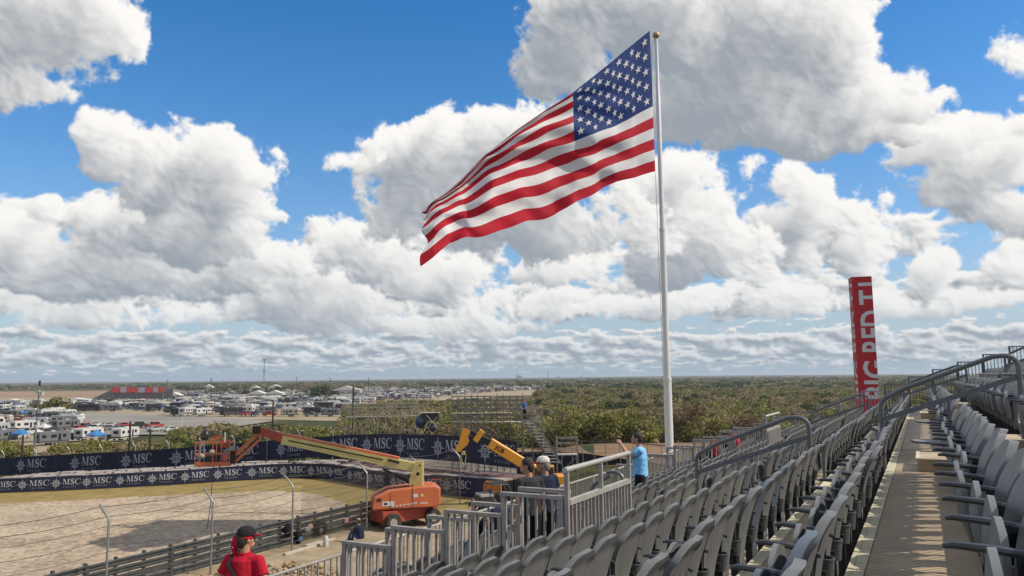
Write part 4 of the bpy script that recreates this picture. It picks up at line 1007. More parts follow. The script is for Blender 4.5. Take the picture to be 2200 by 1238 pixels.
b = MB(); b.box(-hw, hw, -.45, .45, Z0, Z0+.07, M=BMx); b.box(-hw, hw, -.46, -.43, Z0+.07, Z0+.26, M=BMx); b.box(-hw-.02, -hw+.01, -.45, .45, Z0+.07, Z0+.24, M=BMx); b.box(hw-.01, hw+.02, -.45, .45, Z0+.07, Z0+.24, M=BMx); b.build('basket_floor', M_or, lift, None)
for z in (Z0+.72, Z1):
    for (p, q) in (((-hw, -.45), (hw, -.45)), ((hw, -.45), (hw, .45)), ((hw, .45), (-hw, .45)), ((-hw, .45), (-hw, -.45))):
        b = MB(); b.bar(BMx @ Vector((p[0], p[1], z)), BMx @ Vector((q[0], q[1], z)), .045); b.build('basket_rail', M_or, lift, None)
for (x, y) in ((-hw, -.45), (0, -.45), (hw, -.45), (-hw, .45), (0, .45), (hw, .45), (hw*.5, -.45)):
    b = MB(); b.bar(BMx @ Vector((x, y, Z0+.07)), BMx @ Vector((x, y, Z1)), .045); b.build('basket_rail', M_or, lift, None)
b = MB(); b.box(hw-.62, hw-.1, -.30, .05, Z1-.32, Z1+.12, M=BMx); b.build('control_box', M_ord, lift, None)
b = MB(); b.box(hw-.42, hw-.16, -.40, -.2, Z0+.3, Z0+.62, M=BMx); b.build('tool_box', M_or, lift, None)
b = MB(); b.box(-hw+.55, -hw+.95, -.2, .2, Z0+.1, Z0+.6, M=BMx); b.build('equipment_box', M_blk, lift, None)
for k in range(3): b = MB(); b.tube([BMx @ Vector((-.25, -.2+k*.15, Z1+.1+k*.10)), BMx @ Vector((.35, .1, Z1+.28+k*.07))], .03, 6); b.build('hoop', M_ord, lift)
M_tarp = mat('black plastic cover', (.018, .019, .022), .35, var=.2, vscale=3, bump=.5, bscale=5, spec=.6); M_bag = mat('tan padding', (.30, .27, .21), .8, var=.2)
cv = MB(); cx, cz = L_(436, 0)[0], L_(0, 928)[2]
cv.add(*(lambda vs: (vs, [(0, 1, 2, 3), (4, 7, 6, 5), (0, 4, 5, 1), (1, 5, 6, 2), (2, 6, 7, 3), (3, 7, 4, 0), ]))([(cx-.30, -.25, cz-.5), (cx+.28, -.28, cz-.5), (cx+.25, .25, cz-.48), (cx-.28, .25, cz-.5), (cx-.38, -.2, cz+.15), (cx+.10, -.15, cz+.50), (cx+.38, .18, cz+.10), (cx-.20, .25, cz+.42)]))
o = cv.build('draped_cover', M_tarp, None, 60); md = o.modifiers.new('s', 'SUBSURF'); md.levels = 2; md.render_levels = 2; o.parent = None
dtx = bpy.data.textures.new('crumple', 'CLOUDS'); dtx.noise_scale = .22; md = o.modifiers.new('d', 'DISPLACE'); md.texture = dtx; md.strength = .22
o.matrix_world = Matrix.Translation(lift.location) @ RM('Z', TH); tag(o, 'black plastic sheet wrapped over a device on the lift basket', 'cover')
b = MB(); b.tube([BMx @ Vector((-hw+.15, -.1, Z0+.1)), BMx @ Vector((-hw+.2, 0, cz-.4))], .05, 8); b.tube([BMx @ Vector((-hw+.45, -.1, Z0+.1)), BMx @ Vector((-hw+.35, 0, cz-.4))], .05, 8); b.build('mast', M_galv, lift)
for (x, z, w) in ((-hw+.35, Z0+.62, .22), (hw+.12, Z0+1.05, .2), (-.05, Z0+.85, .18)):
    b = MB(); b.ell(BMx @ Vector((x, -.42, z)), (w, .14, .15), 10, 8); b.build('padding', M_bag, lift)
b = MB(); b.tube([Vector(L_(459, 998, -.3)), Vector(L_(460, 1080, -.6)), Vector((L_(463, 0)[0], -1.2, .1))], .022, 5); b.build('hanging_rope', mat('dark rope', (.05, .045, .04), .9), lift)
b = MB(); x = L_(482, 0)[0]; b.tube([(x, -.3, Z1), (x, -.3, L_(0, 925)[2])], .035, 6); b.build('antenna', M_light, lift)

# ================================================================== telehandler (JCB lettering on the boom)
M_jy = mat('yellow-orange machine paint', (.62, .27, .02), .45, var=.08, vscale=1.5)
JX = 53/F
jp = atd(1110, 1030, 53); tele = thing('telehandler', 'yellow telehandler with its lettered boom raised to the left', 'telehandler', (jp.x, jp.y, GZ), TH)
def J_(px, py, dy=0.): return Vector(((px-1110)*JX, dy, (812.5-py)*JX+8.7))
a, c = J_(1165, 1022, .6), J_(1052, 951); d = (a-c).normalized(); ub = Vector((0, 1, 0)).cross(d); ub = -ub if ub.z < 0 else ub
b = MB(); b.bar(a, c, .55, .72, up=ub); o = b.build('boom', M_jy, tele, None); md = o.modifiers.new('bevel', 'BEVEL'); md.width = .05
b = MB(); b.bar(c, J_(1020, 936), .38, .45, up=ub); b.build('boom_extension', M_hyd, tele, None)
b = MB(); b.bar(J_(1034, 940), J_(1024, 933), .5, .85, up=ub); b.build('boom_collar', M_jy, tele, None)
b = MB(); b.bar(J_(1022, 934), J_(1000, 922), .3, .3, up=ub); b.build('boom_extension', M_hyd, tele, None)
b = MB(); poly = [(1003, 920), (995, 922), (990, 936), (986, 950), (979, 962), (980, 968), (987, 970), (996, 962), (1004, 956), (1008, 948), (1005, 938), (1012, 926)]
b.prism([((x-1110)*JX, (812.5-y)*JX+8.7) for x, y in poly], .5, TM(0, .25, 0) @ Matrix(((1, 0, 0, 0), (0, 0, -1, 0), (0, 1, 0, 0), (0, 0, 0, 1)))); b.build('head', M_jy, tele, None)
b = MB(); b.tube([J_(996, 968), J_(996, 976)], .16, 10); b.bar(J_(991, 975), J_(993, 998), .06); b.bar(J_(1002, 975), J_(999, 998), .06); b.bar(J_(992, 998), J_(1001, 998), .06); b.build('hanging_hook', M_yel, tele)
vs, fs = text_mesh("JCB", .40, .004, 1, 'CENTER', .012); tcn_ = c.lerp(a, .20)
Mj = Matrix(((d.x, ub.x, 0, 0), (d.y, ub.y, -1, 0), (d.z, ub.z, 0, 0), (0, 0, 0, 1)))
b = MB(); b.add([Vector(tcn_)+Vector((0, -.29, 0))+ub*.02+d*v.x*1.1+ub*(v.y-.14) for v in vs], fs); b.build('lettering', M_blk, tele, None, fix=False)
b = MB(); b.box(.6, 3.3, -.2, 1.8, .8, 1.9); b.box(1.2, 2.6, -.1, .9, 1.9, 2.6); o = b.build('body', M_jy, tele, None)
b = MB(); b.box(1.25, 2.55, -.12, -.105, 1.95, 2.5); b.build('cab_window', M_blk, tele, None)
for x in (.9, 3.0):
    for y in (-.2, 1.9): wheel(tele, (x, y, .6), .6, .4, 0)
# orange block that closes the barrier
b = MB(); M = TM(*(atd(1058, 1042, 54).xy), GZ) @ RM('Z', TH-.1); b.box(-.55, .6, -.5, .5, .0, 1.45, M=M); b.box(-.60, -.55, -.45, .45, .1, 1.3, M=M)
o = b.build('barrier_end', mat('orange block paint', (.50, .20, .04), .7, var=.15), None, None); o.modifiers.new('bevel', 'BEVEL').width = .04; tag(o, 'orange end block at the right end of the near banner', 'barrier')

# ================================================================== utility buggy
up_ = atd(1068, 1058, 50); ut = thing('utility_buggy', 'black open utility buggy with roll cage behind the stand railings', 'buggy', (up_.x, up_.y, GZ), TH+radians(20))
b = MB(); b.box(-1.3, 1.3, -.65, .65, .45, .85); b.box(.75, 1.35, -.6, .6, .85, 1.1); b.box(-1.35, -.4, -.65, .65, .85, 1.15); b.build('body', M_blk, ut, None)
for x in (-.9, .9):
    for y in (-.65, .65): wheel(ut, (x, y, .33), .33, .25, 0)
for y in (-.6, .6):
    b = MB(); b.tube([(1.0, y, .9), (.55, y, 1.85), (-.55, y, 1.9), (-.7, y, .95)], .03, 6); b.build('roll_cage', M_blk, ut)
b = MB(); b.box(-.65, .65, -.62, .62, 1.90, 1.95); b.build('roof', M_blk, ut, None)
for y in (-.3, .3): b = MB(); b.box(-.45, .05, y-.22, y+.22, .85, 1.0); b.box(-.5, -.38, y-.22, y+.22, 1.0, 1.5); b.build('seat', M_dark, ut, None)
b = MB(); b.tube([(.45, -.3, 1.2), (.6, -.3, 1.05)], .02, 6); b.tube([(.43+.0, -.3+.17*cos(a_), 1.2+.17*sin(a_)) for a_ in np.linspace(0, 2*pi, 13)], .018, 5); b.build('steering_wheel', M_dark, ut)
b = MB(); b.box(-1.3, -.45, -.6, .6, 1.152, 1.30); b.build('load_cover', mat('grey load sheet', (.35, .34, .32), .8, var=.1), ut, None)

# ================================================================== scaffolds
M_sc = mat('scaffold tube', (.20, .19, .17), .5, .3, var=.2, vscale=3); M_bd = mat('scaffold boards', (.42, .37, .30), .85, var=.12, vscale=2)
def scaffold(label, px0, px1, D, levels, decks, nb, depth=1.2, slant=0., mid=True, xb=True):
    """levels: pixel heights of the tube rows; decks: pixel heights of boards"""
    c = atd(px0, 900, D); g = min(gz(c.x, c.y), GZ)
    root = thing('scaffold', label, 'scaffold', (c.x, c.y, g), TH, 'tube scaffolds behind the far banner'); k = D/F; hy = 814.
    X = lambda px: (px-px0)*k; Z = lambda py: (hy-py)*k-g
    yy = lambda f: slant*f
    for j in range(nb+1):
        for s_ in (0, 1):
            x = X(px1)*j/nb; y = yy(j/nb)+s_*depth; topz = Z(levels[0])+(.25 if (j*7+s_*3) % 4 == 0 else .05)
            b = MB(); b.tube([(x, y, 0), (x, y, topz)], .038, 6); b.build('standard', M_sc, root)
    for lv in levels:
        for s_ in (0, 1):
            b = MB(); b.tube([(0, yy(0)+s_*depth, Z(lv)), (X(px1), yy(1)+s_*depth, Z(lv))], .034, 6); b.build('ledger', M_sc, root)
        for j in range(0, nb+1, 1 if mid else 2):
            x = X(px1)*j/nb; y = yy(j/nb); b = MB(); b.tube([(x, y, Z(lv)-.03), (x, y+depth, Z(lv)-.03)], .022, 5); b.build('transom', M_sc, root)
    zl = Z(decks[-1])
    if xb:
        for j in range(nb):
            x0, x1 = X(px1)*j/nb, X(px1)*(j+1)/nb; y0, y1 = yy(j/nb), yy((j+1)/nb)
            for (za, zb_) in ((.2, zl*.5), (zl*.5, zl)):
                if j % 2: za, zb_ = zb_, za
                b = MB(); b.tube([(x0, y0-.04, za), (x1, y1-.04, zb_)], .03, 5); b.build('brace', M_sc, root)
        for s_ in (0, 1):
            b = MB(); b.tube([(0, s_*depth, zl*.5), (X(px1), yy(1)+s_*depth, zl*.5)], .024, 6); b.build('ledger', M_sc, root)
    for (py, f0, f1) in [(d_, 0, 1) if not isinstance(d_, tuple) else d_ for d_ in decks]:
        nseg = max(1, int((f1-f0)*nb))
        for q_ in range(nseg):
            a_, c_ = f0+(f1-f0)*q_/nseg, f0+(f1-f0)*(q_+1)/nseg
            M = Matrix.Translation((0, 0, 0)); b = MB()
            x0, x1 = X(px1)*a_+.02, X(px1)*c_-.02
            b.add([(x0, yy(a_)+.05, Z(py)), (x1, yy(c_)+.05, Z(py)), (x1, yy(c_)+depth-.05, Z(py)), (x0, yy(a_)+depth-.05, Z(py)), (x0, yy(a_)+.05, Z(py)+.06), (x1, yy(c_)+.05, Z(py)+.06), (x1, yy(c_)+depth-.05, Z(py)+.06), (x0, yy(a_)+depth-.05, Z(py)+.06)],
                  [(3, 2, 1, 0), (4, 5, 6, 7), (0, 1, 5, 4), (1, 2, 6, 5), (2, 3, 7, 6), (3, 0, 4, 7)]); b.build('deck_board', M_bd, root, None)
    return root, X, Z
s1, X1_, Z1_ = scaffold('tube scaffold platform at left, behind the lift boom', 742, 892, 76, [868, 876, 884, 893], [896], 9, 1.6, 1.2)
s2, X2_, Z2_ = scaffold('longer two-level scaffold platform in the middle', 970, 1124, 70, [853, 862, 871, 880, 893, 901], [908], 11, 1.8, -1.5)
b = MB(); b.box(0, X2_(1100), .1, 1.2, Z2_(890), Z2_(890)+.06); b.build('deck_board', M_bd, s2, None)
s3, X3_, Z3_ = scaffold('scaffold stair tower at the right end with a long ladder stair', 1122, 1166, 63, [880, 893, 906], [909], 2, 1.4, 0)
s4, X4_, Z4_ = scaffold('low scaffold tower to the right of the stair', 1196, 1240, 58, [944, 956, 968], [980], 1, 1.3, 0)
for side in (0, 1):                                # the stair, a part of its tower
    p, q = Vector((X3_(1126)+side*.72, -.15-side*.35, Z3_(908))), Vector((X3_(1184)+side*.72, -.15-side*.35, Z3_(996))); b = MB(); b.bar(p, q, .05, .18); b.build('stair_stringer', M_galv, s3, None)
    b = MB(); b.bar(p+Vector((.3, 0, 1.0)), q+Vector((.3, 0, 1.0)), .04); b.bar(p+Vector((.3, 0, .5)), q+Vector((.3, 0, .5)), .03); b.build('stair_rail', M_sc, s3, None)
    for f in (0.02, .35, .7, .98): r_ = p.lerp(q, f); b = MB(); b.bar(r_, r_+Vector((.3, 0, 1.0)), .035); b.build('stair_rail', M_sc, s3, None)
for k in range(13):
    f = (k+.5)/13; r_ = Vector((X3_(1126), -.15, Z3_(908))).lerp(Vector((X3_(1184), -.15, Z3_(996))), f); b = MB(); b.bar(r_+Vector((.03, -.02, 0)), r_+Vector((.69, -.33, 0)), .24, .05); b.build('stair_tread', M_light, s3, None)
# wrapped device on the scaffold
wc = atd(922, 905, 72); o = MB(); wr = thing('wrapped_device', 'device on the scaffold wrapped in blue sheet with white straps', 'covered device', wc, TH)
M_blue = mat('dark blue sheet', (.02, .05, .10), .5, var=.3, vscale=3, bump=.4, bscale=4)
b = MB(); b.ell((-.75, 0, -.05), (.55, .6, .62), 10, 8, jit=.2, seed=2); b.build('blue_cover', M_blue, wr, 50)
b = MB(); b.box(-.7, .9, -.5, .5, .05, .75); b.build('top_crate', M_blk, wr, None); b = MB(); b.box(-.75, 1.0, -.55, .55, .76, .82); b.build('lid', M_bd, wr, None)
b = MB(); b.ell((.25, -.3, -.6), (.5, .4, .4), 10, 8, jit=.3, seed=5); b.build('black_cover', M_tarp, wr, 50)
for (p, q) in (((-.2, -.6, .6), (.8, -.65, -.5)), ((.8, -.6, .4), (-.1, -.65, -.6)), ((-.1, -.62, -.5), (.4, -.66, -1.2)), ((.9, -.6, -.5), (.35, -.66, -1.2))): b = MB(); b.bar(p, q, .07, .04); b.build('strap', M_light, wr, None)
# truss pieces lying under the far banner
for (x0, x1, y_, D_) in ((925, 1020, 1003, 60), (1020, 1110, 1012, 57)):
    p, q = atd(x0, y_, D_), atd(x1, y_+6, D_); tr_ = thing('ground_truss', f"silver truss lying under the far banner, {'left' if x0 < 1000 else 'right'} one of two", 'truss', p); v = q-p
    for (dy, dz) in ((0, 0), (.35, 0), (.17, .3)): b = MB(); b.tube([Vector((0, 0, dz))+FW*dy, v+Vector((0, 0, dz))+FW*dy], .025, 6); b.build('chord', M_galv, tr_)
    for k in range(10): b = MB(); b.tube([v*(k/10), v*((k+.5)/10)+Vector((0, 0, .3))+FW*.17, v*((k+1)/10)], .014, 5); b.build('lacing', M_galv, tr_)
    for f in (.1, .9): b = MB(); w_ = v*f; b.tube([w_, w_+Vector((.3, 0, GZ-p.z-w_.z))], .02, 5); b.tube([w_, w_+Vector((-.3, 0, GZ-p.z-w_.z))], .02, 5); b.build('trestle', M_galv, tr_)
# top rail fence on the earth bank at right
b0 = thing('bank_fence', 'sagging dark-railed fence along the foot of the earth bank', 'fence'); pts = [atd(x, y, 63) for x, y in ((1205, 944), (1250, 948), (1300, 950), (1360, 952), (1420, 957), (1480, 962))]
b = MB(); b.tube(pts, .05, 6); b.build('top_rail', M_blk, b0)
for p in pts+[(pts[i]+pts[i+1])/2 for i in range(5)]: b = MB(); b.tube([p, Vector((p.x+.15, p.y, gz(p.x, p.y)-.2))], .03, 6); b.build('post', M_galv, b0)

# ================================================================== vegetation
def foliage(name, c, c2): return mat(name, c, .8, c2=c2, vscale=.9, island=.35, trans=.25, spec=.15, vdet=3)
FOL = [foliage('olive leaves', (.125, .125, .038), (.25, .235, .08)), foliage('yellow-green leaves', (.18, .20, .04), (.32, .31, .085)),
       foliage('dry brown twigs', (.16, .12, .065), (.29, .23, .135)), foliage('dark green leaves', (.038, .056, .022), (.085, .105, .04))]
M_bark = mat('grey-brown bark', (.10, .08, .06), .9, var=.3, vscale=4)
FOLN = ['olive', 'yellow-green', 'dry brown', 'dark green']
def crown(seed, n, leaf, flat=.8, lobes=8, top=1.0):
    """many small leaf faces in a lobed volume about 2 wide and 1.7 high, foot at z=0"""
    r = np.random.default_rng(seed); L = []
    for _ in range(lobes):
        a = r.uniform(0, 2*pi); q = r.uniform(.15, .62); L.append((q*cos(a), q*sin(a), r.uniform(.45, 1.15)*top, r.uniform(.32, .58)))
    V = []; Fc = []
    for i in range(n):
        l = L[r.integers(len(L))]; d = r.normal(size=3); d /= np.linalg.norm(d); rad = l[3]*(.35+.78*r.random()**.6)*(1.3 if r.random() < .08 else 1)
        p = np.array([l[0]+d[0]*rad, l[1]+d[1]*rad, max(.03, l[2]+d[2]*rad*flat)])
        nrm = d+r.normal(size=3)*.7; nrm /= np.linalg.norm(nrm); t = np.cross(nrm, r.normal(size=3)); t /= np.linalg.norm(t); b_ = np.cross(nrm, t); s_ = leaf*r.uniform(.55, 1.3)
        o = len(V); V += [tuple(p-t*s_*.5-b_*s_*.4), tuple(p+t*s_*.5-b_*s_*.3), tuple(p+t*s_*.35+b_*s_*.5), tuple(p-t*s_*.4+b_*s_*.45)]; Fc.append((o, o+1, o+2, o+3))
    return V, Fc
def stems(seed):
    r = random.Random(seed); b = MB()
    for k in range(5):
        a = r.uniform(0, 6.28); b.tube([(0.05*cos(a), .05*sin(a), -.1), (.18*cos(a), .18*sin(a), .35), (.5*cos(a), .5*sin(a), .85), (.62*cos(a+.3), .62*sin(a+.3), 1.1)], [.045, .035, .022, .008], 5)
    return b
NEARC = []
for k in range(8):
    V, Fc = crown(100+k, 1500, .098, lobes=7+k % 4, top=(1.0, 1.15, .85, 1.3)[k % 4]); ms_ = []
    for m in FOL:
        me = bpy.data.meshes.new('crown'); me.from_pydata(V, [], Fc); me.materials.append(m); ms_.append(me)
    NEARC.append(ms_)
STEM = [stems(k).mesh('stem', M_bark, 60) for k in range(3)]
rv_ = random.Random(77); bush = []
def scatter(n, pxa, pxb, Da, Db, ra, rb_, test=None, kinds=(0, 0, 1, 2, 2, 3)):
    c = 0; tries = 0
    while c < n and tries < n*6:
        tries += 1
        D = sqrt(rv_.uniform(Da*Da, Db*Db)); px = rv_.uniform(pxa, pxb)
        if test and not test(px, D): continue
        u = (px-1100)/F*D; x = u*RT.x+D*FW.x; y = u*RT.y+D*FW.y
        r = rv_.uniform(ra, rb_)
        pn = sin(x*.05+3)*cos(y*.043)+.6*sin(x*.11+y*.09)
        k = kinds[min(len(kinds)-1, int((pn*.28+.5+rv_.uniform(-.25, .25))*len(kinds)) if pn > -2 else 0)] if rv_.random() < .8 else rv_.choice(kinds)
        bush.append((D, px, x, y, r, max(0, k), rv_.randrange(8))); c += 1
def in_lot(px, D):
    return False
scatter(1900, 1150, 2050, 95, 300, 1.4, 3.4, kinds=(2, 0, 1, 0, 2, 1, 3, 0))
scatter(1800, 1150, 2060, 300, 640, 2.2, 4.4, kinds=(2, 0, 1, 0, 2, 3, 0))
scatter(240, -40, 400, 108, 150, .7, 1.5, kinds=(2, 0, 0, 1, 2))
scatter(150, 130, 430, 150, 170, 1.0, 1.9, kinds=(0, 1, 2, 0, 1))
scatter(60, -40, 70, 148, 170, 1.2, 2.3, kinds=(0, 1, 2))
scatter(330, 380, 760, 112, 205, 1.5, 3.0, kinds=(0, 1, 0, 3, 2))
scatter(900, 740, 1160, 100, 430, 2.0, 3.4, test=lambda px, D: D < 215 or px > 740+(0 if D < 330 else (D-330)*1.2), kinds=(0, 1, 2, 0, 2, 3))
# big separate trees on the skyline
for (px, D, r) in ((695, 560, 9), (672, 600, 7), (720, 590, 6), (392, 1150, 9), (120, 330, 6), (135, 335, 5), (105, 340, 5), (150, 345, 4), (530, 700, 6), (555, 720, 6), (600, 740, 7), (462, 205, 3.2), (440, 190, 3.0), (425, 182, 2.8), (480, 200, 2.6)):
    u = (px-1100)/F*D; bush.append((D, px, u*RT.x+D*FW.x, u*RT.y+D*FW.y, r, 3 if D > 500 else 0, rv_.randrange(8)))
bush.sort(key=lambda q: q[0]/q[4])
cnt = {}
for (D, px, x, y, r, k, v) in bush[:300]:
    big = r > 4.5; where = 'behind the scaffolds' if 740 < px < 1150 else ('left of the flagpole' if px <= 1435 and px >= 1150 else ('right of the flagpole' if px > 1435 else 'behind the far banner'))
    key = (k, where, big); cnt[key] = cnt.get(key, 0)+1
    t_ = thing('tree' if big else 'bush', f"{FOLN[k]} {'tree' if big else 'scrub bush'} {where}, {ordinal(cnt[key])} nearest of that colour there", 'tree' if big else 'bush', (x, y, gz(x, y)-.15), rv_.uniform(0, 6.28), 'bushes and trees of the scrub')
    t_.scale = (r, r, r*rv_.uniform(.75, 1.0))
    link('crown', NEARC[v][k], t_); link('stem', STEM[v % 3], t_)
for k in range(4):
    pl = [(x, y, gz(x, y)-.3, rv_.uniform(0, 6.28), (r, r, r*rv_.uniform(.7, 1))) for (D, px, x, y, r, kk_, v) in bush[300:] if kk_ == k]
    V, Fc = crown(300+k, 330, .20, lobes=9)
    merge_copies('scrubland', V, Fc, [0]*len(Fc), [FOL[k]], pl, f"mass of {FOLN[k]} scrub stretching away behind the fence", 'scrub')
# far woods, in low clumps to the skyline
fw = []
rw = random.Random(5)
for _ in range(5200):
    D = rw.uniform(450, 2600)**1.0; px = rw.uniform(-60, 2260)
    if D < 640 and px > 1150: continue
    if px < 1180 and D < 1000 and not (D > 640 and 300 < px < 760 and rw.random() < .08): continue
    if px < 400 and D < 1500: continue
    u = (px-1100)/F*D; x = u*RT.x+D*FW.x; y = u*RT.y+D*FW.y
    if sin(x*.012+1)*cos(y*.009+2)+.5*sin(x*.03+y*.021) < -.35 and D > 900: continue
    fw.append((x, y, gz(x, y)-.5, rw.uniform(0, 6), (rw.uniform(6, 13), rw.uniform(6, 13), rw.uniform(3, 5.5)), rw.choice((0, 0, 3, 3, 2))))
for k in (0, 2, 3):
    V, Fc = crown(400+k, 70, .42, lobes=6); merge_copies('far_woods', V, Fc, [0]*len(Fc), [FOL[k]], [q[:5] for q in fw if q[5] == k], f"far {FOLN[k]} woods reaching the skyline", 'woods')

# ================================================================== camping field and car parks
M_asph = mat('pale worn asphalt', (.20, .19, .17), .9, c2=(.27, .25, .215), vscale=.05, spec=.2); M_field = mat('trampled pale field', (.26, .21, .14), .95, c2=(.36, .30, .21), vscale=.06, spec=.1, vdet=8); M_soil = mat('bare red-brown soil', (.24, .16, .10), .95, c2=(.31, .22, .15), vscale=.03, spec=.1)
def patch(name, quads, m, dz):
    """ground patches given by corner points (px, depth)"""
    b = MB()
    for q in quads:
        P = []
        for (px, D) in q: u = (px-1100)/F*D; P.append(Vector((u*RT.x+D*FW.x, u*RT.y+D*FW.y, 0)))
        o = len(b.v); n = 14
        for j in range(n+1):
            for i in range(n+1):
                a = P[0].lerp(P[1], i/n); c = P[3].lerp(P[2], i/n); p = a.lerp(c, j/n); b.v.append((p.x, p.y, gz(p.x, p.y)+dz))
        for j in range(n):
            for i in range(n): b.f.append((o+j*(n+1)+i, o+j*(n+1)+i+1, o+(j+1)*(n+1)+i+1, o+(j+1)*(n+1)+i)); b.m.append(0)
    return tag(b.build(name, m, None, 60, fix=False), kind='structure')
patch('camping_field', [[(-60, 155), (330, 165), (200, 330), (-60, 330)], [(-60, 331), (760, 270), (760, 700), (-60, 700)], [(740, 440), (1215, 640), (1215, 1300), (740, 1300)]], M_field, .12)
patch('bare_soil', [[(-60, 705), (760, 705), (760, 1250), (-60, 1250)]], M_soil, .20)
patch('car_park', [[(175, 208), (400, 205), (600, 272), (150, 345)]], M_asph, .35)
patch('service_road', [[(600, 74), (1112, 61), (1112, 92), (600, 104)]], mat('dusty grey track', (.13, .115, .095), .9, c2=(.22, .19, .155), vscale=.3, spec=.15, vdet=8), .04)
patch('road', [[(-60, 520), (260, 640), (260, 700), (-60, 560)]], M_asph, .45)

VP = {n: mat(n, c, .4, var=.06, vscale=1, spec=.5) for n, c in (('white vehicle paint', (.52, .51, .49)), ('cream vehicle paint', (.42, .38, .31)), ('silver vehicle paint', (.36, .37, .38)), ('black vehicle paint', (.02, .021, .025)),
      ('navy vehicle paint', (.03, .05, .11)), ('red vehicle paint', (.33, .03, .03)), ('grey vehicle paint', (.13, .135, .14)), ('blue canopy cloth', (.03, .17, .42)))}
M_glass = mat('dark vehicle glass', (.015, .018, .022), .12, spec=.8); M_stripe = mat('dark body stripe', (.06, .055, .06), .5); M_unit = mat('roof unit grey', (.42, .42, .40), .6)
def rig(kind):
    """returns list of (part name, MB, material key or None=paint)"""
    P = []
    body = MB(); win = MB(); wh = []; ex = []
    def wl(x, y, r=.42):
        b = MB(); b.tube([(x, y-.12, r), (x, y+.12, r)], r, 12, mi=0); b.tube([(x, y-.13, r), (x, y+.13, r)], r*.5, 8, mi=1); wh.append(b)
    if kind == 'motorhome':
        body.prism([(-4.6, .45), (4.3, .45), (4.65, 1.0), (4.55, 2.2), (4.1, 3.15), (3.7, 3.3), (-4.5, 3.3), (-4.65, 3.1)], 2.5, TM(0, 1.25, 0) @ Matrix(((1, 0, 0, 0), (0, 0, -1, 0), (0, 1, 0, 0), (0, 0, 0, 1))))
        for s_ in (-1, 1):
            for (x0, x1, z0, z1) in ((-3.9, -2.7, 1.9, 2.6), (-2.0, -.6, 1.9, 2.6), (.3, 1.3, 1.9, 2.6), (2.6, 3.9, 1.7, 2.6)): win.box(x0, x1, s_*1.26-.008, s_*1.26+.008, z0, z1)
            ex.append(('stripe', (lambda q: q.add([(-4.5, s_*1.262, .9), (3.9, s_*1.262, .7), (2.2, s_*1.262, 1.3), (-4.5, s_*1.262, 1.5), (-4.5, s_*1.25, .9), (3.9, s_*1.25, .7), (2.2, s_*1.25, 1.3), (-4.5, s_*1.25, 1.5)], [(0, 1, 2, 3), (4, 7, 6, 5)]))(MB()), M_stripe))
        win.add([(4.60, -1.1, 1.5), (4.60, 1.1, 1.5), (4.22, 1.05, 2.95), (4.22, -1.05, 2.95), (4.50, -1.1, 1.5), (4.50, 1.1, 1.5), (4.15, 1.05, 2.95), (4.15, -1.05, 2.95)], [(0, 1, 2, 3), (4, 7, 6, 5), (0, 4, 5, 1), (2, 6, 7, 3)])
        win.box(-4.68, -4.64, -.7, .7, 1.9, 2.6)
        for x in (-2.6, 1.6): q = MB(); q.box(x, x+.9, -.35, .35, 3.3, 3.55); ex.append(('roof_unit', q, M_unit))
        for x in (-2.4, 3.0):
            for y in (-1.1, 1.1): wl(x, y)
    elif kind == 'travel_trailer':
        body.prism([(-3.4, .6), (3.2, .6), (3.75, 1.5), (3.55, 2.6), (3.1, 3.05), (-3.3, 3.05), (-3.5, 2.8)], 2.4, TM(0, 1.2, 0) @ Matrix(((1, 0, 0, 0), (0, 0, -1, 0), (0, 1, 0, 0), (0, 0, 0, 1))))
        for s_ in (-1, 1):
            for (x0, x1, z0, z1) in ((-2.9, -2.0, 1.7, 2.4), (-.9, .4, 1.7, 2.4), (1.8, 2.6, 1.7, 2.4), (.8, 1.4, .9, 2.5)): win.box(x0, x1, s_*1.21-.008, s_*1.21+.008, z0, z1)
        q = MB(); q.box(-3.45, 3.3, -1.215, 1.215, .75, 1.05); ex.append(('stripe', q, M_stripe))
        q = MB(); q.box(-.4, .5, -.35, .35, 3.05, 3.3); ex.append(('roof_unit', q, M_unit)); win.box(-3.52, -3.49, -.6, .6, 1.7, 2.4); win.box(3.55, 3.62, -.7, .7, 1.75, 2.4)
        q = MB(); q.bar((3.2, 0, .6), (4.5, 0, .5), .12); ex.append(('hitch', q, M_blk))
        for x in (-.5, .4):
            for y in (-1.08, 1.08): wl(x, y, .35)
    elif kind == 'pickup':
        body.prism([(-2.9, .5), (2.8, .5), (2.85, .95), (2.7, 1.12), (1.35, 1.2), (.75, 1.85), (-.75, 1.88), (-.95, 1.2), (-2.85, 1.18)], 1.9, TM(0, .95, 0) @ Matrix(((1, 0, 0, 0), (0, 0, -1, 0), (0, 1, 0, 0), (0, 0, 0, 1))))
        for s_ in (-1, 1): win.add([(1.15, s_*.958, 1.22), (.70, s_*.958, 1.75), (-.68, s_*.958, 1.78), (-.85, s_*.958, 1.22), (1.15, s_*.94, 1.22), (.70, s_*.94, 1.75), (-.68, s_*.94, 1.78), (-.85, s_*.94, 1.22)], [(0, 1, 2, 3), (4, 7, 6, 5)])
        win.add([(1.33, -.8, 1.22), (1.33, .8, 1.22), (.80, .72, 1.80), (.80, -.72, 1.80)], [(0, 1, 2, 3)]); win.add([(-.965, -.8, 1.25), (-.965, .8, 1.25), (-.80, .72, 1.8), (-.80, -.72, 1.8)], [(0, 3, 2, 1)])
        q = MB(); q.box(-2.75, -1.05, -.8, .8, 1.19, 1.205); ex.append(('load_bed', q, M_blk))
        for x in (-1.85, 1.85):
            for y in (-.85, .85): wl(x, y, .40)
    elif kind == 'car':
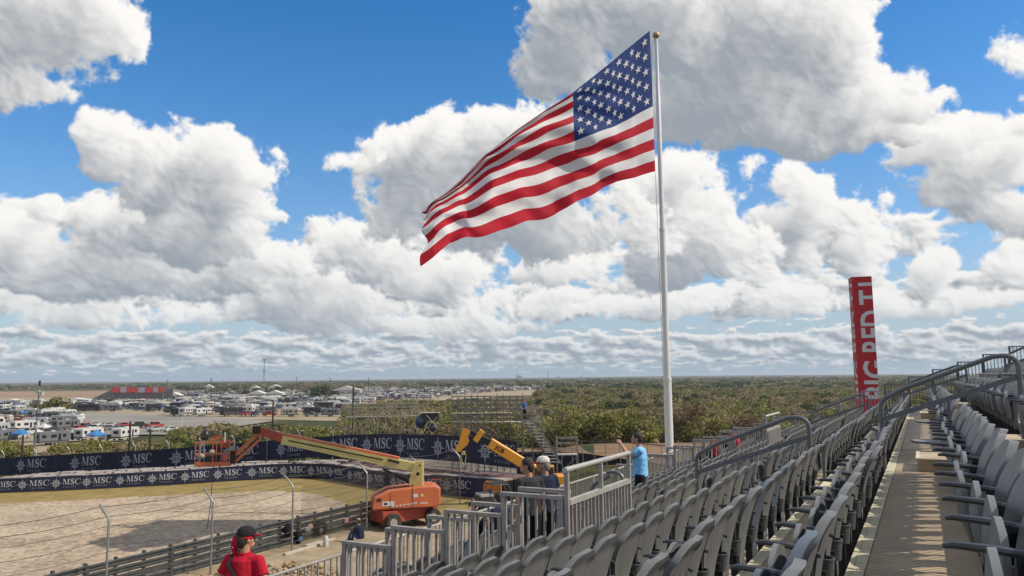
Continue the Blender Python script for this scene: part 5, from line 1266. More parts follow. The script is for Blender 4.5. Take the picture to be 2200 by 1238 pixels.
        body.prism([(-2.3, .4), (2.25, .4), (2.35, .75), (2.1, .95), (1.1, 1.05), (.45, 1.5), (-1.3, 1.55), (-2.1, 1.1), (-2.35, .9)], 1.8, TM(0, .9, 0) @ Matrix(((1, 0, 0, 0), (0, 0, -1, 0), (0, 1, 0, 0), (0, 0, 0, 1))))
        for s_ in (-1, 1): win.add([(.98, s_*.908, 1.06), (.42, s_*.908, 1.43), (-1.25, s_*.908, 1.47), (-1.85, s_*.908, 1.08), (.98, s_*.89, 1.06), (.42, s_*.89, 1.43), (-1.25, s_*.89, 1.47), (-1.85, s_*.89, 1.08)], [(0, 1, 2, 3), (4, 7, 6, 5)])
        win.add([(1.08, -.75, 1.08), (1.08, .75, 1.08), (.47, .68, 1.50), (.47, -.68, 1.50)], [(0, 1, 2, 3)]); win.add([(-2.06, -.72, 1.15), (-2.06, .72, 1.15), (-1.34, .66, 1.54), (-1.34, -.66, 1.54)], [(0, 3, 2, 1)])
        for x in (-1.45, 1.45):
            for y in (-.82, .82): wl(x, y, .34)
    else:                                              # canopy tent
        body.add([(-1.5, -1.5, 2.1), (1.5, -1.5, 2.1), (1.5, 1.5, 2.1), (-1.5, 1.5, 2.1), (0, 0, 3.1), (-1.5, -1.5, 1.85), (1.5, -1.5, 1.85), (1.5, 1.5, 1.85), (-1.5, 1.5, 1.85)], [(0, 1, 4), (1, 2, 4), (2, 3, 4), (3, 0, 4), (0, 5, 6, 1), (1, 6, 7, 2), (2, 7, 8, 3), (3, 8, 5, 0)])
        for x in (-1.45, 1.45):
            for y in (-1.45, 1.45): q = MB(); q.bar((x, y, 0), (x, y, 1.9), .06); ex.append(('pole', q, M_light))
    P = [('body' if kind != 'canopy_tent' else 'canopy', body, None)]
    if win.v: P.append(('windows', win, M_glass))
    P += ex+[('wheel', b, 'W') for b in wh]
    return P
KINDS = {'motorhome': ['white', 'grey', 'cream', 'silver', 'black', 'white', 'black'], 'travel_trailer': ['white', 'white', 'grey', 'cream', 'silver', 'grey', 'black'], 'pickup': ['white', 'black', 'grey', 'silver', 'red', 'navy', 'white'],
         'car': ['black', 'white', 'silver', 'navy', 'grey', 'black', 'red', 'silver'], 'canopy_tent': ['blue', 'black', 'white', 'black', 'navy']}
def paint(c): return VP['blue canopy cloth'] if c == 'blue' else VP[c+' vehicle paint']
PROTO = {}
def proto(kind, c):
    if (kind, c) in PROTO: return PROTO[(kind, c)]
    parts = []; mats = [paint(c), M_glass, M_stripe, M_unit, M_blk, M_light, M_tyre, M_rim]; idx = {id(m): i for i, m in enumerate(mats)}
    V = []; Fs = []; Ms = []
    for nm, b, m in rig(kind):
        mm = [paint(c)] if m is None else ([M_tyre, M_rim] if m == 'W' else [m])
        parts.append((nm, b.mesh(nm, mm, None)))
        o = len(V); V += b.v; Fs += [tuple(a+o for a in f) for f in b.f]; Ms += [idx[id(mm[q])] for q in b.m]
    g_ = MB(); g_.v = V; g_.f = Fs; g_.m = Ms
    PROTO[(kind, c)] = (parts, g_.mesh(kind, mats, None), V, Fs, Ms, mats); return PROTO[(kind, c)]
rc = random.Random(42); veh = []
def vrow(D0, px0, px1, gap, kinds, jit=1.2, ang=None, slope=0.0):
    px = px0
    while px < px1:
        D = D0+(px-px0)*slope+rc.uniform(-jit, jit); k = rc.choice(kinds); c = rc.choice(KINDS[k])
        L = {'motorhome': 9.3, 'travel_trailer': 8, 'pickup': 5.8, 'car': 4.7, 'canopy_tent': 3.2}[k]
        a = ang if ang is not None else rc.choice((0, 0, 90, 90, 90, 180, 60, 20)); a = a+rc.uniform(-6, 6); wdt = abs(L*cos(radians(a)))+abs(2.6*sin(radians(a)))
        if rc.random() > .06: veh.append([D, px+wdt/2*F/D, k, c, radians(a)])
        px += (wdt+rc.uniform(.3, gap*.8))*F/D
RVK = ('motorhome', 'travel_trailer', 'travel_trailer', 'pickup', 'pickup', 'car', 'canopy_tent')
for D0, a, b_ in ((178, 95, 255), (187, -40, 280), (197, -40, 185), (211, -40, 180), (226, -40, 175), (241, -40, 165), (256, -40, 170), (272, -40, 165), (290, -40, 175), (308, -40, 190)): vrow(D0, a, b_, 1.6, RVK if D0 > 195 else ('travel_trailer', 'pickup', 'pickup', 'car', 'canopy_tent', 'travel_trailer'), ang=None if D0 > 240 else (78 if int(D0) % 2 else 64))
vrow(226, 192, 396, .4, ('car', 'car', 'car', 'pickup'), .3, 68, -.06); vrow(238, 196, 330, .4, ('car', 'car', 'pickup'), .3, 68, -.05)
for k, D0 in enumerate((302, 317, 334)): vrow(D0, 352+k*6, 690-k*4, 1.6, ('motorhome', 'travel_trailer', 'travel_trailer', 'pickup', 'canopy_tent'), 1.0, None)
D0 = 350
while D0 < 900:
    vrow(D0, -40 if D0 < 490 else 385, 748+(0 if D0 < 430 else (D0-430)*.9), 2.6, RVK, 2.2); D0 += 8.5+D0*.009
D0 = 520
while D0 < 1300:
    vrow(D0, 750, min(1190, 860+(D0-480)*.75), 4.0, RVK, 2.5); D0 += 17+D0*.016
for v in veh: v.append(v[0])
veh.sort(key=lambda v: v[0]*(1.0 if v[2] in ('motorhome', 'travel_trailer') else 1.6))
big = [v for v in veh if v[2] in ('motorhome', 'travel_trailer')][:290]; sm = [v for v in veh if v[2] in ('pickup', 'car')][:200]; ct_ = [v for v in veh if v[2] == 'canopy_tent'][:60]
ids = {id(v) for v in big+sm+ct_}; cn = {}
NM = {'motorhome': 'motorhome', 'travel_trailer': 'travel trailer', 'pickup': 'pickup truck', 'car': 'parked car', 'canopy_tent': 'canopy tent'}
for v in big+sm+ct_:
    D, px, k, c, a = v[:5]; u = (px-1100)/F*D; x = u*RT.x+D*FW.x; y = u*RT.y+D*FW.y; z = gz(x, y)+(.36 if D < 345 and 150 < px < 600 else .13)
    zone = 'lower left field' if D < 262 and px < 400 else ('front rows of the camp' if D < 345 else ('middle of the camp' if D < 520 else 'back of the camp'))
    key = (k, c, zone); cn[key] = cn.get(key, 0)+1; lab = f"{c} {NM[k]} in the {zone}, {ordinal(cn[key])} nearest such one"
    parts, whole, V, Fs, Ms, mats = proto(k, c); grp = 'campers parked in the field' if k in ('motorhome', 'travel_trailer') else ('canopy tents in the camp' if k == 'canopy_tent' else 'cars and pickups parked in the field')
    if D < 270:
        t_ = thing(k, lab, NM[k].replace('parked ', '').replace('pickup truck', 'pickup').replace('travel ', ''), (x, y, z), TH+a, grp)
        for nm, me in parts: link(nm, me, t_)
    else:
        o = link(k, whole); o.location = (x, y, z); o.rotation_euler[2] = TH+a; tag(o, lab, NM[k].replace('parked ', '').replace('pickup truck', 'pickup').replace('travel ', ''), grp)
rest_v = {}
for v in veh:
    if id(v) in ids: continue
    D, px, k, c, a = v[:5]; u = (px-1100)/F*D; x = u*RT.x+D*FW.x; y = u*RT.y+D*FW.y
    rest_v.setdefault((k, c), []).append((x, y, gz(x, y)+.13, TH+a, 1.0))
for (k, c), pl in rest_v.items():
    parts, whole, V, Fs, Ms, mats = proto(k, c)
    merge_copies('distant_vehicles', V, Fs, Ms, mats, pl, f"far {c} {NM[k]}s crowding the back of the camp", 'vehicles')

# ================================================================== far structures
def place(px, D, dz=0): u = (px-1100)/F*D; x = u*RT.x+D*FW.x; y = u*RT.y+D*FW.y; return Vector((x, y, gz(x, y)+dz))
hzy = lambda px: 812-(px-1100)*ROLL
def zat(px, py, D): return -(py-hzy(px))/F*D
M_roofw = mat('white tent roof', (.62, .60, .55), .7, var=.05); M_tan = mat('tan shed wall', (.30, .25, .18), .8, var=.1); M_banr = mat('red venue banner', (.50, .05, .05), .7); M_banb = mat('blue and white banner', (.34, .34, .42), .7); M_wood = mat('dark wooden pole', (.035, .027, .022), .85, var=.3, vscale=3)
for (px, y0, y1, D, lab) in ((590, 862, 925, 118, 'behind the lift boom'), (760, 832, 935, 112, 'at the left end of the scaffold'), (288, 905, 972, 100, 'behind the third far logo'), (329, 921, 968, 104, 'leaning slightly, right of its neighbour'), (62, 934, 978, 96, 'behind the far banner at left')):
    p = place(px, D); zt_ = zat(px, y0, D); t_ = thing('utility_pole', f"dark wooden pole {lab}", 'pole', p, 0, 'dark poles behind the far banner'); b = MB()
    b.tube([(0, 0, -.5), ((.25 if px == 329 else 0), 0, zt_-p.z)], [.16, .12], 8); b.build('shaft', M_wood, t_)
    b = MB(); b.ell(((.25 if px == 329 else 0), 0, zt_-p.z), .13, 8, 5); b.build('cap', M_wood, t_)
p = place(86, 92); t_ = thing('camera_mast', 'slim steel mast carrying boxes and cameras at far left', 'mast', p, TH); k = 92/F; H_ = zat(88, 818, 92)-p.z
b = MB(); b.tube([(0, 0, -.5), (.15, 0, H_*.55), (.25, 0, H_-.5)], [.14, .11, .07], 8); b.build('shaft', M_galv, t_)
b = MB(); b.tube([(.25, 0, H_-.6), (.25, 0, H_)], .12, 8); b.build('antenna', M_blk, t_)
for (x, z, w, h_) in ((.45, H_-1.5, .28, .45), (.10, H_-1.3, .2, .3), (.05, H_-2.5, .42, .5), (.42, H_-2.6, .2, .35), (.5, H_-3.6, .25, .45), (-.1, H_-3.7, .2, .6), (.1, H_-5.4, .15, .3)):
    b = MB(); b.box(x-w, x+w, -.2, .2, z-h_/2, z+h_/2); o = b.build('equipment_box', M_unit if w < .3 else M_galv, t_, None)
# lattice tower on the skyline
p = place(569, 1500); t_ = thing('radio_tower', 'thin lattice radio tower rising on the skyline', 'tower', p, TH); H_ = zat(569, 772, 1500)-p.z; b = MB()
M_tow = mat('grey tower steel', (.16, .18, .20), .6)
for sx, sy in ((-1, -1), (1, -1), (1, 1), (-1, 1)): b = MB(); b.tube([(sx*2.6, sy*2.6, 0), (sx*1.0, sy*1.0, H_*.62), (sx*.7, sy*.7, H_)], .16, 4); b.build('leg', M_tow, t_)
for j in range(14):
    f0, f1 = j/14, (j+1)/14; w0 = 2.6-1.9*min(1, f0*1.3)+.0; w1 = 2.6-1.9*min(1, f1*1.3); b = MB()
    for (s0, s1_) in (((-1, -1), (1, -1)), ((1, -1), (1, 1)), ((1, 1), (-1, 1)), ((-1, 1), (-1, -1))): b.tube([(s0[0]*w0, s0[1]*w0, f0*H_), (s1_[0]*w1, s1_[1]*w1, f1*H_)], .10, 4)
    b.build('bracing', M_tow, t_, None)
for f in (.56, .97): b = MB(); b.box(-2.6, 2.6, -2.6, 2.6, f*H_-.5, f*H_+.9); b.build('antenna_ring', M_tow, t_, None)
# distant grandstand with red and white fascia
D = 570; p = place(205, D); t_ = thing('distant_grandstand', 'distant grandstand with a red and white fascia banner', 'grandstand', p, TH); k = D/F
def q_(px, py, dy=0): return ((px-205)*k, dy, zat(px, py, D)-p.z)
b = MB(); b.add([q_(205, 856), q_(246, 836), q_(358, 836), q_(358, 860), q_(205, 862)], [(0, 1, 2, 3, 4)]); b.add([q_(205, 856, 14), q_(246, 836, 14), q_(358, 836, 14), q_(358, 860, 14), q_(205, 862, 14)], [(4, 3, 2, 1, 0)]); b.add([q_(205, 856), q_(246, 836), q_(246, 836, 14), q_(205, 856, 14)], [(0, 1, 2, 3)]); b.build('seating', mat('dark seating', (.09, .10, .115), .8, c2=(.15, .155, .165), vscale=.4), t_, None)
for j, (x0, x1) in enumerate(((246, 265), (278, 303), (317, 335), (345, 358))): b = MB(); a_, c_ = q_(x0, 843), q_(x1, 832); b.box(a_[0], c_[0], -1.2, -.6, a_[2], c_[2]); b.build('red_fascia', M_banr, t_, None)
for j, (x0, x1) in enumerate(((265.3, 277.7), (303.3, 316.7), (335.3, 344.7))): b = MB(); a_, c_ = q_(x0, 843), q_(x1, 832); b.box(a_[0], c_[0], -1.2, -.6, a_[2], c_[2]); b.build('blue_fascia', M_banb, t_, None)
for x in (250, 268, 300, 320, 355): b = MB(); a_ = q_(x, 862); b.box(a_[0]-.25, a_[0]+.25, -.5, 0, 0, q_(x, 843)[2]); b.build('column', M_banr if x in (268, 320) else M_galv, t_, None)
for (px0, px1, y0, y1, D, m, lab) in ((130, 200, 868, 855, 510, M_roofw, 'large white tent roof below the distant grandstand'), (8, 50, 868, 857, 540, M_roofw, 'white tent roofs at the far left'), (60, 108, 867, 858, 545, M_roofw, 'row of low white tents at left'), (362, 392, 852, 843, 620, M_roofw, 'white domed tents right of the distant grandstand'), (440, 460, 832, 826, 1100, M_tan, 'small pale building on the rise'), (535, 610, 850, 839, 640, M_roofw, 'long row of white trailers and sheds at the camp rear'), (715, 775, 840, 829, 700, M_roofw, 'white tent hall near the big dark tree'), (540, 560, 833, 829, 1000, M_roofw, 'long white shed left of the radio tower base'), (578, 606, 830, 826, 1000, M_roofw, 'pale arched shed right of the radio tower'),
                                     (950, 1000, 838, 832, 1150, M_roofw, 'far white hall beyond the camp'), (1045, 1090, 836, 831, 1200, M_roofw, 'far white trailers row beyond the scaffold'), (1150, 1195, 838, 832, 1100, M_roofw, 'white buildings at the right edge of the camp'), (1432, 1480, 846, 842, 520, M_light, 'flat pale canopy roof in the scrub by the flagpole')):
    a_, c_ = place(px0, D), place(px1, D); k = D/F; zr = zat(px0, y1, D); zb_ = min(a_.z, c_.z); t_ = thing('white_hall' if m is not M_tan else 'shed', lab, 'building', a_, TH); w = (px1-px0)*k; hh = max(1.5, zr-a_.z); dp = max(6, w*.25)
    b = MB(); b.box(0, w, 0, dp, -.5, hh*.6 if px0 != 1432 else hh-.3 if False else hh*.6); b.build('wall', mat('pale sheet wall', (.48, .47, .44), .8, var=.06), t_, None)
    b = MB(); nb_ = 1 if px0 in (130, 1432) else max(1, int(w/14))
    for j in range(nb_):
        x0, x1 = w*j/nb_, w*(j+1)/nb_; b.add([(x0-.3, -.6, hh*.6), (x1+.3, -.6, hh*.6), (x1+.3, dp+.6, hh*.6), (x0-.3, dp+.6, hh*.6), ((x0+x1)/2, -.6, hh), ((x0+x1)/2, dp+.6, hh)], [(0, 1, 4), (3, 5, 2), (0, 4, 5, 3), (1, 2, 5, 4), (0, 3, 2, 1)])
    b.build('roof', m if m is not M_tan else M_roofw, t_, None)
    b = MB()
    for j in range(max(1, int(w/6))): b.box(w*(j+.3)/max(1, int(w/6)), w*(j+.6)/max(1, int(w/6)), -.06, -.02, 0, hh*.42)
    b.build('openings', M_blk, t_, None)
for (px, y0, D, lab) in ((455, 813, 1000, 'first of the thin poles left of the radio tower'), (458, 813, 1010, 'second of the close pair of thin poles'), (363, 815, 900, 'thin pole beside the fascia of the distant grandstand'), (638, 810, 750, 'thin pole left of the big dark tree'), (710, 812, 700, 'thin pole behind the big dark tree'), (792, 811, 700, 'thin pole right of the white tent hall'), (1175, 800, 2500, 'hair-thin mast on the skyline'), (251, 868, 400, 'lamp column behind the car park'), (397, 893, 245, 'white sign post in the car park')):
    p = place(px, D); t_ = thing('thin_pole', lab, 'pole', p, 0); w = max(.12, D*.00030); zt_ = zat(px, y0, D)-p.z; b = MB(); b.tube([(0, 0, 0), (0, 0, zt_)], w, 5); b.build('shaft', M_wood if y0 < 850 else M_light, t_); b = MB(); b.box(-w*2.5, w*2.5, -w, w, zt_-w*5, zt_-w*2); b.build('crossarm', M_wood if y0 < 850 else M_light, t_, None)
# hazy skyline towers
for (px, y0, w) in ((1110, 807, 5), (1116, 808, 6), (1198, 810, 4), (1247, 810, 4)): p = place(px, 6200); b = MB(); b.box(-w*2, w*2, -8, 8, -2, max(6, zat(px, y0, 6200)-p.z)); b.box(-w, w, -5, 5, max(6, zat(px, y0, 6200)-p.z)+.01, max(6, zat(px, y0, 6200)-p.z)+5); o = b.build('skyline_tower', M_tow, None, None); o.location = p; tag(o, f"tiny tower on the far skyline, {('leftmost', 'second', 'third', 'rightmost')[[1110, 1116, 1198, 1247].index(px)]} of four", 'tower', 'tiny skyline towers')

# brown earth bank behind the screening at right
patch('earth_bank', [[(1108, 67), (1700, 67), (1700, 150), (1108, 150)]], mat('brown earth', (.16, .10, .06), .95, c2=(.25, .17, .105), vscale=.35, bump=.3, bscale=2, spec=.1, vdet=9), .05)

# ================================================================== people
SKIN = mat('skin', (.42, .23, .15), .55, var=.06, vscale=12, spec=.3)
def cloth(name, c, **k): return mat(name, c, .85, var=.12, vscale=6, bump=.7, bscale=7, spec=.15, **k)
POSE = dict(pelvis=(0, 0, .96), waist=(0, 0, 1.10), chest=(0, .01, 1.28), shl=(0, 0, 1.43), neck=(0, .01, 1.50), head=(0, .03, 1.65),
            sL=(-.19, 0, 1.42), sR=(.19, 0, 1.42), eL=(-.25, -.03, 1.15), eR=(.25, -.03, 1.15), wL=(-.26, .08, .92), wR=(.26, .08, .92),
            hL=(-.10, 0, .92), hR=(.10, 0, .92), kL=(-.11, .03, .50), kR=(.11, .03, .50), aL=(-.12, -.02, .09), aR=(.12, -.02, .09))
def mixv(a, b, f): return Vector(a).lerp(Vector(b), f)
def hand(b, e, w, up=(0, 0, 1), curl=.5):
    e, w = Vector(e), Vector(w); d = (w-e).normalized(); u = Vector(up); s_ = d.cross(u)
    s_ = s_.normalized() if s_.length > .05 else Vector((1, 0, 0)); n = s_.cross(d)
    p = w+d*.05; b.tube([w-d*.01, w+d*.03, w+d*.085], [.026, .036, .034], 8, up=tuple(n), flat=1.0)
    for k in range(4):
        o = w+d*.08+s_*((k-1.5)*.019); L = (.062, .072, .068, .052)[k]
        b.tube([o, o+d*L*.5-n*.3*curl*L, o+d*L*.75-n*1.0*curl*L], [.0105, .010, .008], 6)
    o = w+d*.03-s_*.032; b.tube([o, o-s_*.022+d*.03, o-s_*.018+d*.055-n*.02], [.0125, .011, .009], 6)
def person(loc, rz, label, pose=None, top=None, legs=None, shoe=None, hair=None, hat=None, hat2=None, sleeves=.55, vox=.011, look=0., tilt=0., extra=None, scale=1., skirt=0., skin=None, hairlen=0.):
    P = dict(POSE); P.update(pose or {}); V = {k: Vector(v) for k, v in P.items()}
    t_ = thing('person', label, 'person', loc, rz); t_.scale = (scale,)*3
    b = MB(); up = (0, 1, 0)
    b.tube([V['pelvis'], V['waist'], V['chest'], V['shl'], mixv(V['shl'], V['neck'], .6)], [.135, .12, .145, .115, .06], 14, up=up, flat=1.28)
    HM = Matrix.Translation(V['head']) @ RM('Z', look) @ RM('X', tilt)
    b.tube([mixv(V['shl'], V['neck'], .3), V['neck'], V['head']-Vector((0, .02, .02))], [.062, .055, .055], 10, up=up)
    q = lambda x, y, z: HM @ Vector((x, y, z))
    b.ell((0, 0, 0), (.076, .096, .112), 16, 12, M=HM @ TM(0, 0, .005)); b.ell((0, 0, 0), (.052, .06, .055), 12, 8, M=HM @ TM(0, .042, -.068)); b.ell((0, 0, 0), (.012, .02, .020), 8, 6, M=HM @ TM(0, .100, -.018)); b.ell((0, 0, 0), (.02, .012, .008), 8, 5, M=HM @ TM(0, .092, -.055))
    for s_ in (-1, 1): b.ell((0, 0, 0), (.012, .02, .030), 8, 6, M=HM @ TM(s_*.078, -.008, -.01)); b.ell((0, 0, 0), (.024, .012, .008), 8, 5, M=HM @ TM(s_*.03, .086, .022))
    for sd in 'LR':
        b.ell(V['s'+sd], .058, 10, 8); b.tube([mixv(V['shl'], V['s'+sd], .5), V['s'+sd], mixv(V['s'+sd], V['e'+sd], .5), V['e'+sd]], [.06, .055, .047, .040], 10)
        b.tube([V['e'+sd], mixv(V['e'+sd], V['w'+sd], .35), V['w'+sd]], [.040, .040, .025], 10); hand(b, V['e'+sd], V['w'+sd])
        b.tube([V['h'+sd]+Vector((0, 0, .04)), mixv(V['h'+sd], V['k'+sd], .45), V['k'+sd]], [.095, .082, .058], 12); b.tube([V['k'+sd], mixv(V['k'+sd], V['a'+sd], .35), V['a'+sd]], [.058, .056, .036], 12)
        b.tube([V['a'+sd]+Vector((0, -.05, -.04)), V['a'+sd]+Vector((0, .16, -.05))], [.04, .034], 8)
    o = b.build('body', skin or SKIN, t_, None); m_ = o.modifiers.new('r', 'REMESH'); m_.mode = 'VOXEL'; m_.voxel_size = vox*.8; m_.use_smooth_shade = True; m_ = o.modifiers.new('s', 'SMOOTH'); m_.iterations = 2
    def garment(nm, bb, m, v=vox):
        o = bb.build(nm, m, t_, None); m_ = o.modifiers.new('r', 'REMESH'); m_.mode = 'VOXEL'; m_.voxel_size = v; m_.use_smooth_shade = True; m_ = o.modifiers.new('s', 'SMOOTH'); m_.iterations = 3; return o
    if legs:
        b = MB(); b.tube([V['pelvis']+Vector((0, 0, .06)), V['pelvis']-Vector((0, 0, .06))], [.142, .15], 14, up=up, flat=1.25)
        for sd in 'LR': b.tube([V['h'+sd]+Vector((0, 0, .04)), mixv(V['h'+sd], V['k'+sd], .45), V['k'+sd], mixv(V['k'+sd], V['a'+sd], .5), V['a'+sd]+(V['k'+sd]-V['a'+sd]).normalized()*.0], [.112, .100, .078, .070, .062], 12)
        garment('trousers', b, legs)
    if top:
        b = MB(); b.tube([V['pelvis']-Vector((0, 0, .05)), V['waist'], V['chest'], V['shl'], mixv(V['shl'], V['neck'], .75)], [.160, .148, .162, .130, .064], 16, up=up, flat=1.25)
        for sd in 'LR':
            f = min(1, sleeves*2) if sleeves < .5 else 1
            b.ell(V['s'+sd], .072, 12, 8); b.tube([mixv(V['shl'], V['s'+sd], .4), V['s'+sd], mixv(V['s'+sd], V['e'+sd], min(.75, sleeves))], [.078, .075, .072], 12)
            if sleeves >= 1: b.tube([mixv(V['s'+sd], V['e'+sd], .7), V['e'+sd], mixv(V['e'+sd], V['w'+sd], .95)], [.062, .056, .042], 12)
        garment('shirt', b, top)
    if shoe:
        for sd in 'LR': b = MB(); b.tube([V['a'+sd]+Vector((0, -.07, -.035)), V['a'+sd]+Vector((0, .06, -.035)), V['a'+sd]+Vector((0, .18, -.055))], [.048, .048, .034], 10); b.build('shoe', shoe, t_)
    if hair:
        b = MB(); b.ell((0, 0, 0), (.086, .102, .108), 16, 12, M=HM @ TM(0, -.018, .028)); b.ell((0, 0, 0), (.080, .06, .10+hairlen), 12, 10, M=HM @ TM(0, -.062, -.012-hairlen*.6)); b.build('hair', hair, t_)
    if hat:
        b = MB(); HT = HM @ TM(0, -.004, .045) @ RM('X', -.08)
        b.grid(lambda u, v: HT @ Vector((.096*cos(2*pi*u)*cos(pi/2*v)**.7 if v < 1 else 0, .114*sin(2*pi*u)*cos(pi/2*v)**.7 if v < 1 else 0, .100*sin(pi/2*v))), 20, 8); b.ell((0, 0, 0), .008, 6, 4, M=HT @ TM(0, 0, .10)); b.build('cap', hat, t_, 60)
        b = MB(); vs = []
        for z in (.0, .008):
            for k in range(9): a = radians(18+144*k/8); vs.append(HT @ Vector((.094*cos(a), .112*sin(a)*.9, z+.006)));
            for k in range(9): a = radians(18+144*k/8); vs.append(HT @ Vector((.090*cos(a), .10+.095*sin(a), z-.012)))
        fs = [(k, k+1, 10+k, 9+k) for k in range(8)]+[(18+k, 27+k, 28+k, 19+k) for k in range(8)]+[(9+k, 10+k, 28+k, 27+k) for k in range(8)]; b.add(vs, fs); b.build('cap_brim', hat2 or hat, t_, 60)
    if extra: extra(t_, V, HM)
    return t_
def ang_to(x, y): return atan2(-x, y)              # heading whose forward (+y) points along (x, y)
RED = cloth('red shirt cloth', (.42, .012, .03)); NAVY = cloth('navy cloth', (.016, .022, .045)); CHAR = cloth('charcoal cloth', (.035, .035, .038)); LBL = cloth('light blue cloth', (.20, .48, .78)); DKJ = cloth('dark trousers cloth', (.012, .014, .022)); WHT = cloth('off-white cloth', (.58, .56, .52)); DEN = cloth('denim cloth', (.05, .09, .20)); TEAL = cloth('teal cloth', (.02, .42, .38)); KHA = cloth('khaki cloth', (.28, .22, .14)); RCAP = cloth('red cap brim', (.50, .02, .02)); BCAP = cloth('black cap cloth', (.02, .02, .022)); BLUEV = cloth('blue vest cloth', (.03, .09, .34))
HAIR = mat('dark hair', (.025, .018, .014), .7, var=.3, vscale=30, bump=.3, bscale=60); GREY = mat('grey hair', (.20, .19, .18), .7, var=.3, vscale=30, bump=.3, bscale=60); SHO = mat('dark shoe', (.02, .02, .02), .6)
# red shirt, lower left, seen from behind, looking right
p = atd(527, 1130, 9.0); tr = zt(-9)
def red_extra(t_, V, HM):
    b = MB(); pts = [V['sL']+Vector((.07, -.02, .075)), V['sL']+Vector((.06, -.135, -.02)), V['chest']+Vector((.02, -.195, -.04)), V['waist']+Vector((.17, -.12, -.06)), V['waist']+Vector((.19, .02, -.1)), V['chest']+Vector((.0, .20, -.0)), V['sL']+Vector((.07, .10, .0)), V['sL']+Vector((.07, -.02, .075))]
    b.tube(pts, .022, 6, up=(0, 0, 1)); b.build('shoulder_strap', BCAP, t_)
    b = MB(); b.tube([HM @ Vector((-.02, -.095, .02)), HM @ Vector((-.045, -.118, -.06)), HM @ Vector((-.05, -.115, -.16)), HM @ Vector((-.055, -.10, -.20))], [.056, .052, .032, .010], 10, flat=.8); b.ell((0, 0, 0), (.092, .108, .042), 16, 8, M=HM @ TM(0, -.012, .020)); b.build('bandana', RED, t_)
    for k, (dx, dz) in enumerate(((-.03, .0), (-.07, -.05), (-.01, -.08), (-.06, -.12), (-.03, -.15))): b = MB(); b.ell((0, 0, 0), (.014, .006, .005), 6, 4, M=HM @ TM(dx, -.165+.02*abs(dz)*4, dz)); b.build('bandana_print', WHT, t_)
    b = MB(); b.tube([V['neck']+Vector((0, 0, -.035)), V['neck']+Vector((0, -.005, .015))], [.080, .072], 14, up=(0, 1, 0)); b.build('collar', RED, t_)
person((p.x, p.y, tr), TH+radians(-14), 'man in a red polo shirt with a black strap, cap and red bandana, from behind', dict(eL=(-.30, -.06, 1.17), wL=(-.30, .12, .98), eR=(.31, -.04, 1.17), wR=(.33, .16, 1.0), head=(.0, .03, 1.66)), RED, DEN, SHO, HAIR, BCAP, cloth('dark red cap brim', (.20, .015, .02)), look=radians(-34), extra=red_extra, sleeves=.62, vox=.010, scale=1.0)
# two men by the stair opening, backs to us
p = atd(1137, 1000, 11.9); person((p.x, p.y, zt(-7)), TH+radians(35), 'man in a charcoal T-shirt with short dark hair, head turned left', dict(head=(-.02, .04, 1.66)), CHAR, DKJ, SHO, HAIR, look=radians(42), vox=.012, scale=.985)
p = atd(1172, 1000, 12.3); person((p.x, p.y, zt(-7)), TH+radians(40), 'man in a navy T-shirt and white cap with a red brim', dict(head=(-.02, .04, 1.66)), NAVY, DKJ, SHO, GREY, WHT, RCAP, look=radians(40), vox=.012, scale=.965)
# man in light blue taking a picture
def phone(t_, V, HM):
    b = MB(); c = (V['wL']+V['wR'])/2+Vector((0, .07, .09)); b.box(c.x-.04, c.x+.04, c.y, c.y+.01, c.z-.01, c.z+.15); b.build('phone', M_blk, t_, None)
p = atd(1375, 1000, 15.9); person((p.x, p.y, zt(-7)), TH+radians(80), 'man in a light blue polo shirt holding up a phone to take a picture', dict(eL=(-.20, .20, 1.28), eR=(.20, .20, 1.28), wL=(-.05, .37, 1.54), wR=(.05, .37, 1.54), head=(0, .05, 1.65)), LBL, DKJ, SHO, HAIR, look=0, tilt=.12, vox=.012, extra=phone, scale=1.04)
# person with a blue vest at the head of the scaffold stair
hp = s3.matrix_world if False else None
q = Vector((X3_(1126), .3, Z3_(908)+.05)); wp = Vector(s3.location)+RT*q.x+FW*q.y+Vector((0, 0, q.z)); person(wp, TH+radians(-150), 'person in a blue vest and dark clothes at the head of the scaffold stair', None, BLUEV, DKJ, SHO, HAIR, vox=.02, sleeves=.3)
# man in black bending by the buggy
def black_extra(t_, V, HM):
    for sd in 'LR': b = MB(); b.ell(V['s'+sd]+Vector((0, -.02, .07)), (.04, .02, .012), 8, 5); b.build('shoulder_mark', WHT, t_)
p = atd(1020, 1070, 46); person((p.x, p.y, GZ), TH+radians(165), 'man in black with a grey cap bending forward beside the buggy', dict(chest=(0, .16, 1.22), shl=(0, .26, 1.33), neck=(0, .31, 1.38), head=(0, .38, 1.48), sL=(-.19, .25, 1.32), sR=(.19, .25, 1.32), eL=(-.28, .34, 1.05), eR=(.28, .34, 1.05), wL=(-.16, .5, .92), wR=(.16, .5, .92)), CHAR, DKJ, SHO, HAIR, cloth('grey cap cloth', (.10, .11, .13)), None, tilt=-.5, vox=.02, extra=black_extra, sleeves=.7)
SIT = dict(pelvis=(0, 0, .22), waist=(0, .02, .36), chest=(0, .05, .54), shl=(0, .09, .68), neck=(0, .11, .75), head=(0, .14, .90), sL=(-.19, .09, .67), sR=(.19, .09, .67), eL=(-.26, .20, .44), eR=(.26, .20, .44), wL=(-.10, .40, .42), wR=(.10, .40, .42),
           hL=(-.10, .05, .18), hR=(.10, .05, .18), kL=(-.14, .42, .46), kR=(.14, .42, .46), aL=(-.12, .62, .09), aR=(.12, .62, .09))
